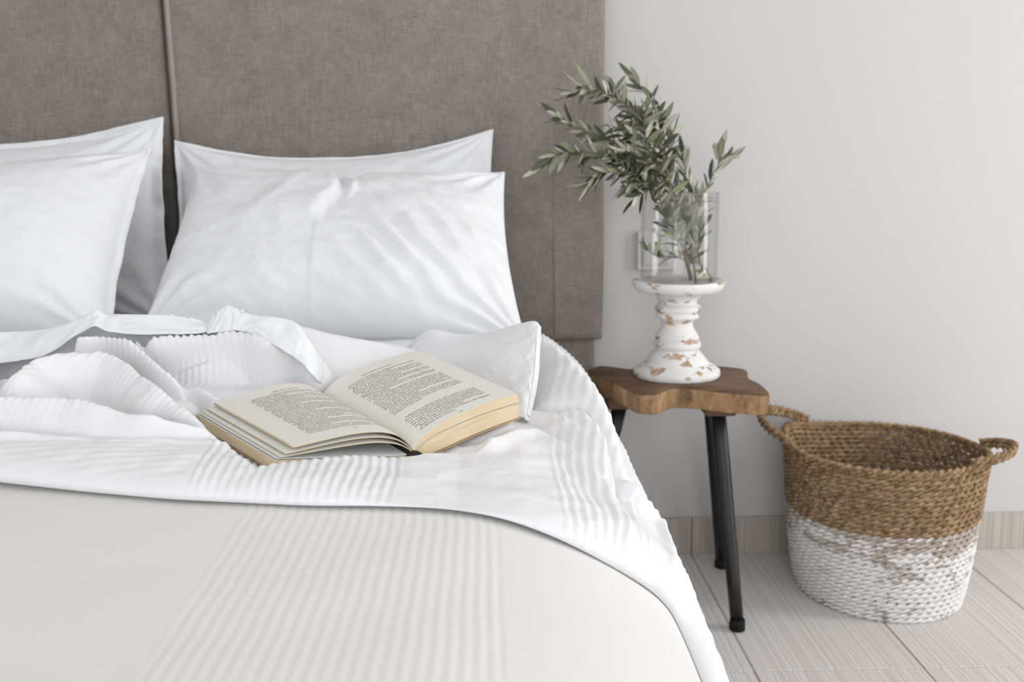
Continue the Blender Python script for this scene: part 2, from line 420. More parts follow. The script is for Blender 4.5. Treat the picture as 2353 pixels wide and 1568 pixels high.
# ------------------------------------------------------------------ bed: base and slip-covered headboard
bed = empty('bed', (-0.63, 0.9, 0.0)); tag(bed, 'double bed with tall grey brown linen covered headboard', 'bed')
bm_obj('bed_base', box_data(-1.44, 0.15, -0.05, 2.06, 0.06, 0.30, 0.02, 2), M_LINEN, bed)
for lx in (-1.36, 0.07):
    for ly in (0.05, 1.95):
        bm_obj('leg', box_data(lx - .03, lx + .03, ly - .03, ly + .03, 0.0, 0.07, 0.004, 1), M_BLACK, bed)
bm_obj('headboard_base', box_data(-1.49, 0.232, 2.085, 2.150, 0.02, 1.50, 0.012, 3), M_LINEN, bed)
def panel(x0, x1, y0, y1, z0, z1, seed, wob):
    """slip cover panel: front sheet with soft bulge, wrapping round both sides"""
    nz, nx = 70, 60
    z = np.linspace(z0, z1, nz); u = np.linspace(0, 1, nx)
    R = 0.012
    P = np.zeros((nz, nx + 12, 3))
    for i, zz in enumerate(z):
        xl = x0 + wob * perlin(zz * 3.1, 1.5, seed); xr = x1 + wob * perlin(zz * 2.7, 8.5, seed)
        row = [(xl, y1, zz)]
        for a in np.linspace(0, np.pi / 2, 6)[0:5]: row.append((xl + R - R * math.cos(a), y0 + R - R * math.sin(a), zz))
        xs = xl + R + (xr - xl - 2 * R) * u
        ys = y0 + 0.004 * fbm(xs * 4, np.full_like(xs, zz * 3), seed + 4) * np.minimum(1, np.minimum(u, 1 - u) * 8)
        row += [(a_, b_, zz) for a_, b_ in zip(xs, ys)]
        for a in np.linspace(0, np.pi / 2, 6)[1:6]: row.append((xr - R + R * math.sin(a), y0 + R - R * math.cos(a), zz))
        row.append((xr, y1, zz))
        P[i] = np.array(row)
    # close the bottom hem inward
    hem = P[0].copy(); hem[:, 1] = np.minimum(hem[:, 1] + 0.012, y1); hem[:, 2] -= 0.003
    hem2 = hem.copy(); hem2[:, 1] = np.minimum(hem2[:, 1] + 0.03, y1); hem2[:, 2] += 0.01
    return np.concatenate([hem2[None], hem[None], P])
p_r = fast_grid('headboard_cover', panel(-0.627, 0.2455, 2.066, 2.152, 0.519, 1.512, 2, 0.006), M_LINEN, bed); p_r['label'] = 'right hand linen slip cover of the headboard'
p_l = fast_grid('headboard_cover', panel(-1.50, -0.634, 2.070, 2.152, 0.519, 1.512, 5, 0.008), M_LINEN, bed); p_l['label'] = 'left hand linen slip cover of the headboard'
for x, y, r, n in ((-0.6215, 2.0655, 0.0055, p_r), (0.140, 2.0665, 0.0016, p_r)):
    zz = np.linspace(0.53, 1.51, 60)
    V, F = tube(np.stack([x + 0.006 * perlin(zz * 4, 3.3, 1) * (r > .003) + (zz - 1.2) * -0.006, np.full(60, y), zz], 1), r, 8)
    o = mesh_obj('piping', V - np.array(bed.location), F, M_PIPING if r > .003 else M_LINEN); o.parent = n

matt = bm_obj('mattress', box_data(-1.43, 0.120, 0.0, 2.045, 0.30, 0.540, 0.10, 8), M_TICK, None, True)
tag(matt, 'white mattress mostly hidden under the bedding', 'mattress')

# ------------------------------------------------------------------ bedding surfaces
# cross-section of the made bed (x, z); s runs along it, s = x on the flat top
PB = np.array([(-1.50, .40), (-1.47, .50), (-1.42, .560), (-1.32, .577), (-.6, .577), (-.25, .577), (-.12, .576), (-.03, .571), (.043, .555), (.085, .537), (.121, .513), (.146, .489), (.165, .462), (.182, .425), (.195, .37), (.203, .29), (.209, .2), (.213, .10)])
_l = np.concatenate([[0], np.cumsum(np.linalg.norm(np.diff(PB, axis=0), axis=1))])
_t = np.linspace(0, _l[-1], 900)
PBf = np.stack([np.interp(_t, _l, PB[:, 0]), np.interp(_t, _l, PB[:, 1])], 1)
_k = np.hanning(45); _k /= _k.sum()
for _c in range(2):
    for _i in range(2):
        e0, e1 = PBf[0, _i], PBf[-1, _i]
        PBf[:, _i] = np.convolve(np.concatenate([2 * e0 - PBf[22:0:-1, _i], PBf[:, _i], 2 * e1 - PBf[-2:-24:-1, _i]]), _k, 'valid')
seg = np.linalg.norm(np.diff(PBf, axis=0), axis=1); PBs = np.concatenate([[0], np.cumsum(seg)])
k0 = np.argmin(np.abs(PBf[:, 0] + .25)); PBs = PBs - PBs[k0] - .25
PBt = np.gradient(PBf, PBs, axis=0); PBt /= np.linalg.norm(PBt, axis=1)[:, None]
PBn = np.stack([-PBt[:, 1], PBt[:, 0]], 1)
def prof(s, d):
    x = np.interp(s, PBs, PBf[:, 0]); z = np.interp(s, PBs, PBf[:, 1])
    nx = np.interp(s, PBs, PBn[:, 0]); nz = np.interp(s, PBs, PBn[:, 1])
    return x + nx * d, z + nz * d
def hit(px, py, d):
    """(s, Y) where the sight line meets the bed profile raised by d"""
    r = ray(px, py); t = np.linspace(0.4, 2.3, 900)
    p = cC + r[None] * t[:, None]
    dd = ((p[:, None, 0] - PBf[None, :, 0]) ** 2 + (p[:, None, 2] - PBf[None, :, 1]) ** 2)
    k = dd.argmin(1)
    sg = (p[:, 0] - PBf[k, 0]) * PBn[k, 0] + (p[:, 2] - PBf[k, 1]) * PBn[k, 1]
    idx = np.where(sg < d)[0]
    i = idx[0] if len(idx) else sg.argmin()
    return PBs[k[i]], p[i, 1]

def ridge_field(S, Y, D, ridges, k=0.006, rnd=1.0):
    """add fold ridges: (points(px,py,d), width near, width far, sharpness)"""
    for pts, wn, wf, pw in ridges:
        q = np.array([(*hit(px, py, d), d) for px, py, d in pts])
        c = catmull(q, 14 * (len(q) - 1) + 1)
        lo = c.min(0) - max(wn, wf) - .01; hi = c.max(0) + max(wn, wf) + .01
        m = (S > lo[0]) & (S < hi[0]) & (Y > lo[1]) & (Y < hi[1])
        if not m.any(): continue
        s, y = S[m], Y[m]
        best = np.full(s.shape, 9.0); hh = np.zeros(s.shape); sd = np.zeros(s.shape)
        for a, b_ in zip(c[:-1], c[1:]):
            e = b_[:2] - a[:2]; L2 = e @ e + 1e-12
            t = np.clip(((s - a[0]) * e[0] + (y - a[1]) * e[1]) / L2, 0, 1)
            dx, dy = s - a[0] - t * e[0], y - a[1] - t * e[1]
            dist = np.hypot(dx, dy)
            u = dist < best
            best = np.where(u, dist, best); hh = np.where(u, a[2] + t * (b_[2] - a[2]), hh)
            sd = np.where(u, e[0] * dy - e[1] * dx, sd)
        sgn = 1.0 if (c[-1, 0] - c[0, 0]) >= 0 else -1.0
        w = np.where(sd * sgn < 0, wn, wf)      # negative: camera side of a left-to-right ridge
        rr = np.clip(best / w, 0, 1)
        re = (np.sqrt(rr ** 2 + .0081) - .09) / (math.sqrt(1.0081) - .09)
        pr = (1 - re) ** pw
        v = hh * pr
        cur = D[m]
        h_ = np.clip(0.5 + 0.5 * (v - cur) / k, 0, 1)
        D[m] = cur * (1 - h_) + v * h_ + k * h_ * (1 - h_)
    return D

# --- book frame (needed so that the bedding gives way under it)
SBk = np.array([-0.076, 0.988, 0.589]); STk = np.array([-0.196, 1.159, 0.608])
BH = np.linalg.norm(STk - SBk); eS = (STk - SBk) / BH
eW = np.array([eS[1], -eS[0], 0]); eW /= np.linalg.norm(eW)
def book_bottom(x, y):
    """height of the underside of the book and inside-mask"""
    dx, dy = x - SBk[0], y - SBk[1]
    sp = eS[:2] / np.linalg.norm(eS[:2])
    w = dx * eW[0] + dy * eW[1]; h = dx * sp[0] + dy * sp[1]
    t = np.clip(h / .209, -.1, 1.1)
    z = SBk[2] + (STk[2] - SBk[2]) * t - 0.0165
    zr = z + np.clip(w, 0, .2) * (0.028 / .134)
    zl = z + np.clip(-w, 0, .2) * ((0.022 - 0.016 * t) / .152)
    out = np.maximum(np.maximum(w - .140, -.160 - w), np.maximum(-h, h - .212))
    return np.where(w > 0, zr, zl) - 0.002, out

# --- bedspread: the cream ribbed cover in the foreground, hanging over the side
s_ = np.concatenate([np.linspace(-1.45, -.9, 60), np.arange(-.899, .62, .0020)])
y_ = np.linspace(0.02, 1.10, 300)
S, Y = np.meshgrid(s_, y_)
D = 0.006 + 0.004 * fbm(S * 3, Y * 3, 3) 
rib = sstep(-.215, -.205, S + .02 * (Y - .8)) * (1 - sstep(.008, .014, S + .0 * Y))
rib2 = sstep(-.72, -.71, S) * (1 - sstep(-.53, -.52, S))
ph = (S + .0012 * perlin(S * 12, Y * 25, 5)) * 2 * np.pi / .0090
D += 0.00036 * (rib + rib2) * (np.sin(ph) + .3 * np.sin(2 * ph))
X, Z = prof(S, D)
# flatten the front of the bed's foot
P = np.stack([X, Y, Z], -1)
spread = fast_grid('bedspread', P, M_SPREAD, uv=np.stack([S, Y], -1))
tag(spread, 'cream cotton bedspread with a ribbed stripe, smooth across the foreground', 'bedspread')

# --- blanket: the same heavy ribbed cotton folded back and crumpled round the book
fold_px = [(-260, 1095), (0, 1128), (200, 1150), (400, 1170), (720, 1185), (1040, 1192), (1150, 1212), (1240, 1240), (1350, 1285), (1450, 1340), (1560, 1450), (1615, 1560)]
fq = np.array([hit(px, py, .004) for px, py in fold_px])
fq = np.vstack([[-1.2, fq[0, 1] + .12], fq, [fq[-1, 0] + .14, fq[-1, 1] - .015], [fq[-1, 0] + .3, fq[-1, 1] - .02]])
s_ = np.concatenate([np.linspace(-1.1, -.75, 60), np.arange(-.749, .56, .0019)])
Yf = np.interp(s_, fq[:, 0], fq[:, 1])
ker = np.hanning(41); ker /= ker.sum()
Yf = np.convolve(np.pad(Yf, 20, mode='edge'), ker, 'valid')
NJ, NE = 380, 26
jj = np.linspace(0, 1, NJ)
Yg = Yf[None] + (1.88 - Yf)[None] * jj[:, None]
Sg = np.repeat(s_[None], NJ, 0)
plate_s = [-1.2, -.45, -.25, -.16, -.09, -.03, .03, .10, .2, .3, .6]
plate_d = [.036, .036, .036, .030, .016, .012, .024, .032, .034, .030, .026]
D = np.interp(Sg, plate_s, plate_d)
D = D + 0.005 * fbm(Sg * 6, Yg * 6, 12) + .0045 * sstep(.05, .2, Sg) * fbm(Sg * 8, Yg * 8, 31)
far = sstep(1.25, 1.42, Yg) * (1 - sstep(.02, .1, Sg))
D = D * (1 - far) + 0.010 * far
RID = [
    # folds on the left, nearest first
    ([(-700, 1000, .036), (-450, 980, .044), (-160, 985, .046), (0, 985, .046), (90, 988, .045), (300, 1002, .042), (520, 1018, .037)], .035, .05, 1.3),
    ([(-640, 930, .036), (-420, 900, .058), (-160, 905, .066), (0, 912, .066), (150, 914, .067), (250, 930, .064), (350, 957, .056), (450, 982, .046), (520, 1002, .036)], .05, .05, 1.2),
    ([(20, 905, .05), (60, 858, .078), (110, 815, .092), (240, 803, .094), (300, 822, .088), (345, 864, .076), (420, 925, .060), (510, 992, .036)], .085, .03, 1.15),
    ([(205, 772, .098), (262, 768, .10), (325, 785, .096), (390, 838, .076), (460, 885, .054), (530, 925, .038)], .045, .03, 1.2),
    ([(340, 806, .078), (400, 792, .084), (480, 797, .080), (560, 801, .077), (640, 808, .071), (700, 824, .06)], .028, .012, 1.1),
    ([(330, 772, .098), (470, 760, .102), (560, 758, .104), (600, 766, .101), (640, 784, .092), (690, 815, .075), (730, 850, .055)], .016, .03, .9),
    ([(400, 862, .050), (460, 838, .062), (540, 820, .070), (640, 812, .070), (700, 818, .064), (745, 870, .040)], .06, .03, 1.3),
    ([(-560, 880, .05), (-380, 860, .07), (-200, 865, .075), (-60, 868, .074), (40, 872, .062)], .05, .04, 1.3),
    # puffs at the right-hand edge
    ([(1170, 800, .06), (1240, 782, .082), (1310, 828, .092), (1372, 905, .086), (1392, 1000, .064), (1396, 1090, .044)], .085, .12, 1.5),
    ([(1228, 944, .040), (1290, 958, .050), (1350, 1002, .053), (1415, 1066, .051), (1475, 1130, .048), (1530, 1205, .044), (1560, 1300, .040), (1568, 1420, .037)], .024, .055, 1.0),
    ([(1130, 1010, .028), (1230, 985, .034), (1310, 1030, .037), (1390, 1110, .040), (1440, 1180, .040), (1480, 1270, .036)], .06, .03, 1.3),
]
D = ridge_field(Sg, Yg, D, RID)
def crease_field(S, Y, D, lines):
    for pts, dep, w in lines:
        q = np.array([hit(*p) for p in pts]); c = catmull(q, 12 * (len(q) - 1) + 1)
        lo = c.min(0) - 4 * w; hi = c.max(0) + 4 * w
        m = (S > lo[0]) & (S < hi[0]) & (Y > lo[1]) & (Y < hi[1])
        s, y = S[m], Y[m]; best = np.full(s.shape, 9.0); tt = np.zeros(s.shape)
        for k, (a, b_) in enumerate(zip(c[:-1], c[1:])):
            e = b_ - a; t = np.clip(((s - a[0]) * e[0] + (y - a[1]) * e[1]) / (e @ e + 1e-12), 0, 1)
            d = np.hypot(s - a[0] - t * e[0], y - a[1] - t * e[1]); u = d < best
            best = np.where(u, d, best); tt = np.where(u, (k + t) / (len(c) - 1), tt)
        D[m] -= dep * np.exp(-(best / w) ** 2) * np.sin(np.pi * np.clip(tt, 0, 1)) ** .35
    return D
D = crease_field(Sg, Yg, D, [
    ([(1222, 952, .03), (1262, 972, .03), (1312, 1004, .03), (1360, 1050, .032), (1400, 1098, .034), (1436, 1155, .035), (1462, 1195, .035)], .020, .0065),
    ([(60, 900, .062), (150, 905, .062), (250, 925, .058), (350, 951, .052), (440, 976, .044), (510, 994, .036)], .020, .007),
    ([(330, 812, .07), (380, 858, .06), (440, 905, .045), (500, 945, .036)], .018, .007),
    ([(100, 812, .07), (150, 785, .075), (195, 762, .08)], .03, .010),
    ([(0, 972, .05), (90, 975, .05), (280, 990, .046), (480, 1008, .038)], .006, .007),
    ([(1010, 1085, .02), (1130, 1095, .024), (1260, 1130, .028), (1360, 1190, .03)], .004, .012),
])
# fine cloth wrinkles
D += .004 * (1 - sstep(-.2, -.05, Sg)) * sstep(.05, .12, Yg - Yf[None]) * (1 - np.abs(fbm(Sg * 7 + Yg * 6, Yg * 9 - Sg * 5, 27)) * 2.2)
D += 0.0016 * fbm(Sg * 26 + 8 * Yg, Yg * 30, 21) + 0.0022 * fbm(Sg * 12, Yg * 20 - 9 * Sg, 25)
# give way under the book
Xg, Zg = prof(Sg, D)
zb, outd = book_bottom(Xg, Yg)
nzv = np.interp(Sg, PBs, PBn[:, 1])
mask = 1 - sstep(-.004, .020, outd)
keep = np.clip(mask, 0, 1)
D = D + keep * np.minimum(0, (zb - Zg)) / nzv
up = (1 - sstep(-.012, .0, outd))
D = D + up * np.maximum(0, (zb - .004 - Zg)) / nzv
# ribs woven into the cotton: bands across and along
warp = .006 * perlin(Sg * 9, Yg * 9, 41)
sw_ = Sg + warp
def band(a, b_, w=.004): return sstep(a - w, a + w, sw_) * (1 - sstep(b_ - w, b_ + w, sw_))
ribu = band(-.265, -.085) * (1 - sstep(1.0, 1.06, Yg)) + band(-.47, -.27) * sstep(1.12, 1.2, Yg) + band(.06, .24) + band(-.72, -.55) + band(.30, .42)
ribv = band(-.50, -.27) * (1 - sstep(1.05, 1.1, Yg)) * .5 + band(-.6, -.3) * sstep(1.1, 1.16, Yg) * .25 + band(-.75, -.52) * .6 + .25 * band(.0, .3) * sstep(1.2, 1.3, Yg)
phu = (sw_ + .0015 * perlin(Sg * 10, Yg * 30, 44)) * 2 * np.pi / .0087
phv = (Yg + D * 1.2 + .003 * perlin(Sg * 8, Yg * 8, 47)) * 2 * np.pi / .0125
phd = (Sg * .75 - Yg * .66 + .004 * perlin(Sg * 6, Yg * 6, 49)) * 2 * np.pi / .0085
ribd = band(-.56, -.25, .01) * sstep(.98, 1.0, Yg) * (1 - sstep(1.15, 1.2, Yg))
D = D + .0006 * ribd * np.sin(phd)
D = D + .0010 * ribu * (np.sin(phu) + .3 * np.sin(2 * phu)) + .0010 * ribv * np.sin(phv)
# rounded front edge that tucks under itself
q = np.clip((Yg - Yf[None]) / .062, 0, 1)
d_edge = .0118 - .0045 * sstep(.0, .12, Sg)
D = d_edge + (D - d_edge) * np.sqrt(np.clip(1 - (1 - q) ** 2, 0, 1))
X, Z = prof(Sg, D)
lean = .45 * np.maximum(0, D - .036) * (1 - sstep(-.15, .0, Sg)) * sstep(.03, .08, Yg - Yf[None])
P = np.stack([X, Yg - lean, Z], -1)
# tucked-under rows
rows = []
for dy, d in ((.05, .0095), (.02, .0100), (.006, .0105)):
    x, z = prof(s_, d - .0045 * sstep(.0, .12, s_)); rows.append(np.stack([x, Yf + dy, z], -1))
P = np.concatenate([np.array(rows), P]); UV = np.stack([np.concatenate([np.repeat(s_[None], 3, 0), Sg]), np.concatenate([np.repeat(Yf[None], 3, 0), Yg])], -1)
blanket = fast_grid('blanket', P, M_BLANKET, uv=UV)
tag(blanket, 'white ribbed cotton blanket folded back and crumpled around the open book', 'blanket')

# --- sheet: smooth white cotton turned down in a standing fold in front of the pillows
s_ = np.arange(-1.05, .16, .0030)
y_ = np.linspace(1.12, 2.0, 330)
Sg, Yg = np.meshgrid(s_, y_)
D = np.full(Sg.shape, .010) + .006 * fbm(Sg * 5, Yg * 5, 51)
D += .018 * sstep(1.3, 1.5, Yg) * (1 - sstep(1.6, 1.8, Yg))
SR = [
    ([(-640, 800, .07), (-420, 790, .08), (-250, 790, .085), (-80, 775, .085), (60, 785, .085), (120, 775, .095), (180, 735, .112), (225, 722, .120), (300, 724, .120), (400, 727, .118), (470, 742, .110), (500, 720, .122), (530, 706, .128), (575, 722, .12), (640, 733, .112), (685, 750, .102), (715, 800, .085), (750, 850, .064), (790, 905, .04)], .032, .07, 1.25),
    ([(690, 752, .10), (780, 772, .085), (860, 784, .075), (940, 800, .06), (1010, 812, .045)], .11, .06, 1.2),
]
D = ridge_field(Sg, Yg, D, SR)
D += .0025 * fbm(Sg * 9, Yg * 14 + 6 * Sg, 61)
Xg, Zg = prof(Sg, D)
zb, outd = book_bottom(Xg, Yg)
keep = 1 - sstep(-.004, .022, outd)
D = D + keep * np.minimum(0, (zb - .006 - Zg))
X, Z = prof(Sg, D)
sheet = fast_grid('bed_sheet', np.stack([X, Yg, Z], -1), M_COTTON, uv=np.stack([Sg, Yg], -1))
tag(sheet, 'smooth white cotton sheet turned down in front of the pillows', 'bed sheet')
def bicubic(G, n, m):
    G = np.asarray(G, float)
    A = np.stack([catmull(G[i], m) for i in range(G.shape[0])])
    return np.stack([catmull(A[:, j], n) for j in range(m)], 1)
FL = [[(900, 812, 1.38), (930, 800, 1.37), (985, 757, 1.36), (1060, 768, 1.33), (1130, 762, 1.30), (1192, 744, 1.27), (1228, 738, 1.25), (1244, 752, 1.245)],
      [(895, 830, 1.35), (925, 818, 1.34), (972, 792, 1.335), (1050, 802, 1.30), (1120, 803, 1.262), (1185, 800, 1.23), (1226, 802, 1.215), (1240, 822, 1.215)],
      [(895, 850, 1.32), (920, 840, 1.31), (968, 828, 1.295), (1045, 848, 1.262), (1110, 858, 1.228), (1170, 872, 1.195), (1218, 876, 1.178), (1235, 890, 1.185)],
      [(890, 880, 1.28), (916, 872, 1.27), (962, 866, 1.255), (1040, 892, 1.215), (1108, 918, 1.180), (1162, 944, 1.145), (1204, 962, 1.128), (1217, 970, 1.132)]]
G = [[at_y(*p) for p in r] for r in FL]
Pf = bicubic(G, 90, 170)
uu = np.linspace(0, 1, 170)[None]; vv = np.linspace(0, 1, 90)[:, None]
Pf[..., 1] += .006 * fbm(uu * 5 + vv * 2, vv * 4 + 0 * uu, 71) + .0025 * fbm(uu * 14 - vv * 9, vv * 5 + uu * 4, 73)
fl = fast_grid('sheet_corner', Pf, M_COTTON, parent=None, uv=np.stack([uu + 0 * vv, vv * .4 + 0 * uu], -1)); fl.parent = sheet
sol = fl.modifiers.new('thick', 'SOLIDIFY'); sol.thickness = .0016; sol.offset = 1
def ribbon(cols, seed, amp):
    # cols: (px, y top, y bottom, Y top, Y bottom)
    G = [[at_y(p, t + 16, Y0 + .022) for p, t, b_, Y0, Y1 in cols], [at_y(p, t + 2, Y0 + .007) for p, t, b_, Y0, Y1 in cols], [at_y(p, t, Y0) for p, t, b_, Y0, Y1 in cols],
         [at_y(p, t * .5 + b_ * .5, Y0 * .5 + Y1 * .5 - .002) for p, t, b_, Y0, Y1 in cols], [at_y(p, b_, Y1) for p, t, b_, Y0, Y1 in cols]]
    Pr = bicubic(G, 60, 200)
    a_, c_ = np.meshgrid(np.linspace(0, 1, 200), np.linspace(0, 1, 60))
    Pr[..., 1] += amp * fbm(a_ * 9 + c_ * 1.5, c_ * 2.2, seed)
    o = fast_grid('turned_fold', Pr, M_COTTON, uv=np.stack([a_, c_ * .2], -1)); o.parent = sheet
    m_ = o.modifiers.new('thick', 'SOLIDIFY'); m_.thickness = .0018; m_.offset = 1
    return o
ribbon([(-620, 800, 880, 1.26, 1.215), (-380, 782, 872, 1.245, 1.205), (-160, 772, 862, 1.235, 1.200), (-60, 768, 845, 1.233, 1.200), (0, 766, 834, 1.232, 1.200), (60, 763, 826, 1.228, 1.198), (110, 757, 812, 1.222, 1.196), (160, 742, 780, 1.216, 1.197), (198, 726, 756, 1.212, 1.198), (222, 713, 750, 1.210, 1.198), (245, 724, 760, 1.210, 1.198), (300, 724, 768, 1.208, 1.198), (400, 727, 768, 1.206, 1.196), (465, 741, 766, 1.206, 1.196), (492, 744, 764, 1.212, 1.200)], 91, .006)
ribbon([(476, 752, 766, 1.200, 1.192), (494, 724, 764, 1.200, 1.190), (522, 704, 762, 1.198, 1.188), (545, 712, 760, 1.194, 1.184), (580, 726, 768, 1.190, 1.180), (635, 731, 795, 1.184, 1.166), (684, 748, 828, 1.176, 1.160), (718, 795, 862, 1.172, 1.160), (750, 846, 890, 1.188, 1.180), (774, 882, 897, 1.202, 1.198)], 95, .005)
# hem strip along the corner's outer edge with its stitched tab
hs = Pf[4:86, 150:168].copy(); hs[..., 1] -= .0025; hs[:, 0, 1] += .0023; hs[:, -1, 1] += .002
hem = fast_grid('hem', hs, M_COTTON, uv=np.stack([(uu + 0 * vv)[4:86, 150:168], (vv + 0 * uu)[4:86, 150:168]], -1)); hem.parent = sheet

# ------------------------------------------------------------------ pillows
def pillow(name, TL, TR, BR, BL, T, seed, sag=0.0, bow=0.03, dent=None, bottom=1.25, wr=1.0, flange=0.0, notch=0.0):
    n, m = 150, 190
    u = np.linspace(0, 1, m); v = np.linspace(0, 1, n)
    U, Vv = np.meshgrid(u, v)
    TL, TR, BR, BL = [np.asarray(a, float) for a in (TL, TR, BR, BL)]
    w = lambda a, b_, t: a + (b_ - a) * t
    Pm = w(w(BL[None, None], BR[None, None], U[..., None]), w(TL[None, None], TR[None, None], U[..., None]), Vv[..., None])
    ex = (TR + BR - TL - BL) / 2; ex = ex / np.linalg.norm(ex)
    ey = (TL + TR - BL - BR) / 2; ey = ey / np.linalg.norm(ey)
    nn = np.cross(ex, ey); nn /= np.linalg.norm(nn)
    if nn[1] > 0: nn = -nn
    a, b_ = 2 * U - 1, 2 * Vv - 1
    Pm = Pm - ex * (bow * a * (1 - b_ ** 2))[..., None] - ey * (bow * b_ * (1 - a ** 2))[..., None]
    Pm = Pm - np.array([0, 0, 1.0]) * (sag * (1 - a ** 2) * Vv ** 2)[..., None]
    fl_ = np.clip((1 - np.maximum(np.abs(a), np.abs(b_))) / .04, 0, 1)
    if notch: Pm = Pm - ey * (notch * np.exp(-((U - .515) / .035) ** 2) * sstep(.7, 1, Vv))[..., None]
    a2, b2 = np.clip(np.abs(a) / (1 - flange), 0, 1), np.clip(np.abs(b_) / (1 - flange), 0, 1)
    th = T * (np.clip(1 - a2 ** 2.6, 0, 1) * np.clip(1 - b2 ** 2.6, 0, 1)) ** .55
    if flange: Pm = Pm + nn * (.010 * fbm(U * 7, Vv * 6, seed + 30) * sstep(1 - 2 * flange, 1, np.maximum(np.abs(a), np.abs(b_))))[..., None]
    th *= (bottom - (bottom - .75) * Vv)
    wrk = .010 * wr * fbm(U * 3.2, Vv * 2.6, seed) * (th / T)
    r_ = np.hypot(np.abs(a) - 1, np.abs(b_) - 1); ang = np.arctan2(1 - np.abs(b_), 1 - np.abs(a))
    wrk += .004 * wr * np.sin(ang * 15 + seed) * np.exp(-((r_ - .3) / .22) ** 2)
    wrk += .0035 * wr * fbm(U * 9 + Vv * 5, Vv * 7, seed + 9) * sstep(0, .3, th / T)
    wrk += .0016 * fbm(U * 22, Vv * 16 + U * 8, seed + 15) * sstep(0, .2, th / T)
    if dent is not None: wrk = wrk + dent(U, Vv)
    seam = .0012 * (1 - fl_)
    Pa = Pm + nn * (th * .60 + wrk + seam + .002)[..., None]
    Pb = Pm - nn * (th * .40 + .002)[..., None]
    V = np.concatenate([Pa.reshape(-1, 3), Pb.reshape(-1, 3)]); k = n * m
    i = np.arange(n - 1)[:, None] * m + np.arange(m - 1)[None]
    Qa = np.stack([i, i + 1, i + m + 1, i + m], -1).reshape(-1, 4); Qb = Qa[:, ::-1] + k
    rim = [r0 for r0 in range(m - 1)] + [m - 1 + m * r0 for r0 in range(n - 1)] + [(n - 1) * m + (m - 1 - r0) for r0 in range(m - 1)] + [(n - 1 - r0) * m for r0 in range(n - 1)]
    Qr = [(rim[j], rim[j] + k, rim[(j + 1) % len(rim)] + k, rim[(j + 1) % len(rim)]) for j in range(len(rim))]
    uv = np.stack([U * .65, Vv * .45], -1).reshape(-1, 2); uv = np.concatenate([uv, uv])
    o = mesh_obj(name, V, np.concatenate([Qa, Qb]).tolist() + Qr, M_PILLOW, uv=uv)
    me = o.data; bm = bmesh.new(); bm.from_mesh(me); bmesh.ops.recalc_face_normals(bm, faces=bm.faces); bm.to_mesh(me); bm.free()
    return o
def dent_fr(U, V):
    # pinch in the top edge: the left lobe folds over a crease that wanders down the middle
    c = np.interp(V, [0, .40, .50, .60, .70, .80, .92, 1.0], [.455, .455, .462, .482, .505, .500, .478, .465]) + .008 * perlin(V * 9, U * 0 + .5, 77)
    x = U - c
    env = sstep(.40, .56, V) * (1 - .5 * sstep(.9, 1, V))
    step = .5 - .5 * np.tanh(x / (.007 + .012 * (1 - sstep(.5, .8, V))))
    d = env * (.014 * step * np.exp(-np.clip(-x, 0, 1) / .085) - .012 * (1 - step) * np.exp(-np.clip(x, 0, 1) / .045))
    x2 = U - c - .035 - .02 * (1 - V)
    d += .009 * sstep(.6, .75, V) * np.exp(-(x2 / .012) ** 2)
    d += .007 * np.exp(-((U - .33 - .35 * (V - .7)) / .035) ** 2 - ((V - .72) / .16) ** 2)
    # diagonal soft folds on the right half
    t = (U - .62) * 1.0 + (V - .45) * .5 + .03 * perlin(U * 6, V * 6, 81)
    d += .007 * np.sin(t * 66 + 2 * perlin(U * 5, V * 4, 83)) * np.exp(-((U - .74) / .19) ** 2 - ((V - .40) / .24) ** 2)
    # stitched seam
    d += .0016 * sstep(.455, .459, U) * (1 - sstep(.459, .56, U)) * (1 - sstep(.5, .6, V))
    return d
pl = pillow('pillow', at_y(400, 322, 2.02), at_y(1134, 297, 2.02), at_y(1150, 720, 1.93), at_y(395, 715, 1.93), .13, 3, sag=.035, bow=.012, wr=.7, flange=.03)
tag(pl, 'white pillow standing against the headboard behind the pinched pillow', 'pillow', 'bed pillows')
pl = pillow('pillow', at_y(448, 386, 1.88), at_y(1160, 398, 1.86), at_z(1212, 792, .60), at_z(312, 788, .60), .15, 7, sag=.006, bow=.014, dent=dent_fr, wr=1.1, notch=.022)
tag(pl, 'plump white pillow with a pinched dent, front right behind the book', 'pillow', 'bed pillows')
pl = pillow('pillow', at_y(-380, 300, 2.0), at_y(374, 268, 1.98), at_y(404, 760, 1.90), at_y(-400, 760, 1.90), .13, 13, sag=.03, bow=.010, wr=1.0, flange=.07)
tag(pl, 'white pillow with a peaked corner leaning behind the leftmost pillow', 'pillow', 'bed pillows')
pl = pillow('pillow', at_y(-460, 420, 1.78), at_y(350, 342, 1.80), at_z(252, 790, .605), at_z(-560, 800, .605), .17, 19, sag=.0, bow=.010, wr=.6, flange=.03)
tag(pl, 'smooth white pillow at the left edge, in front of the peaked one', 'pillow', 'bed pillows')

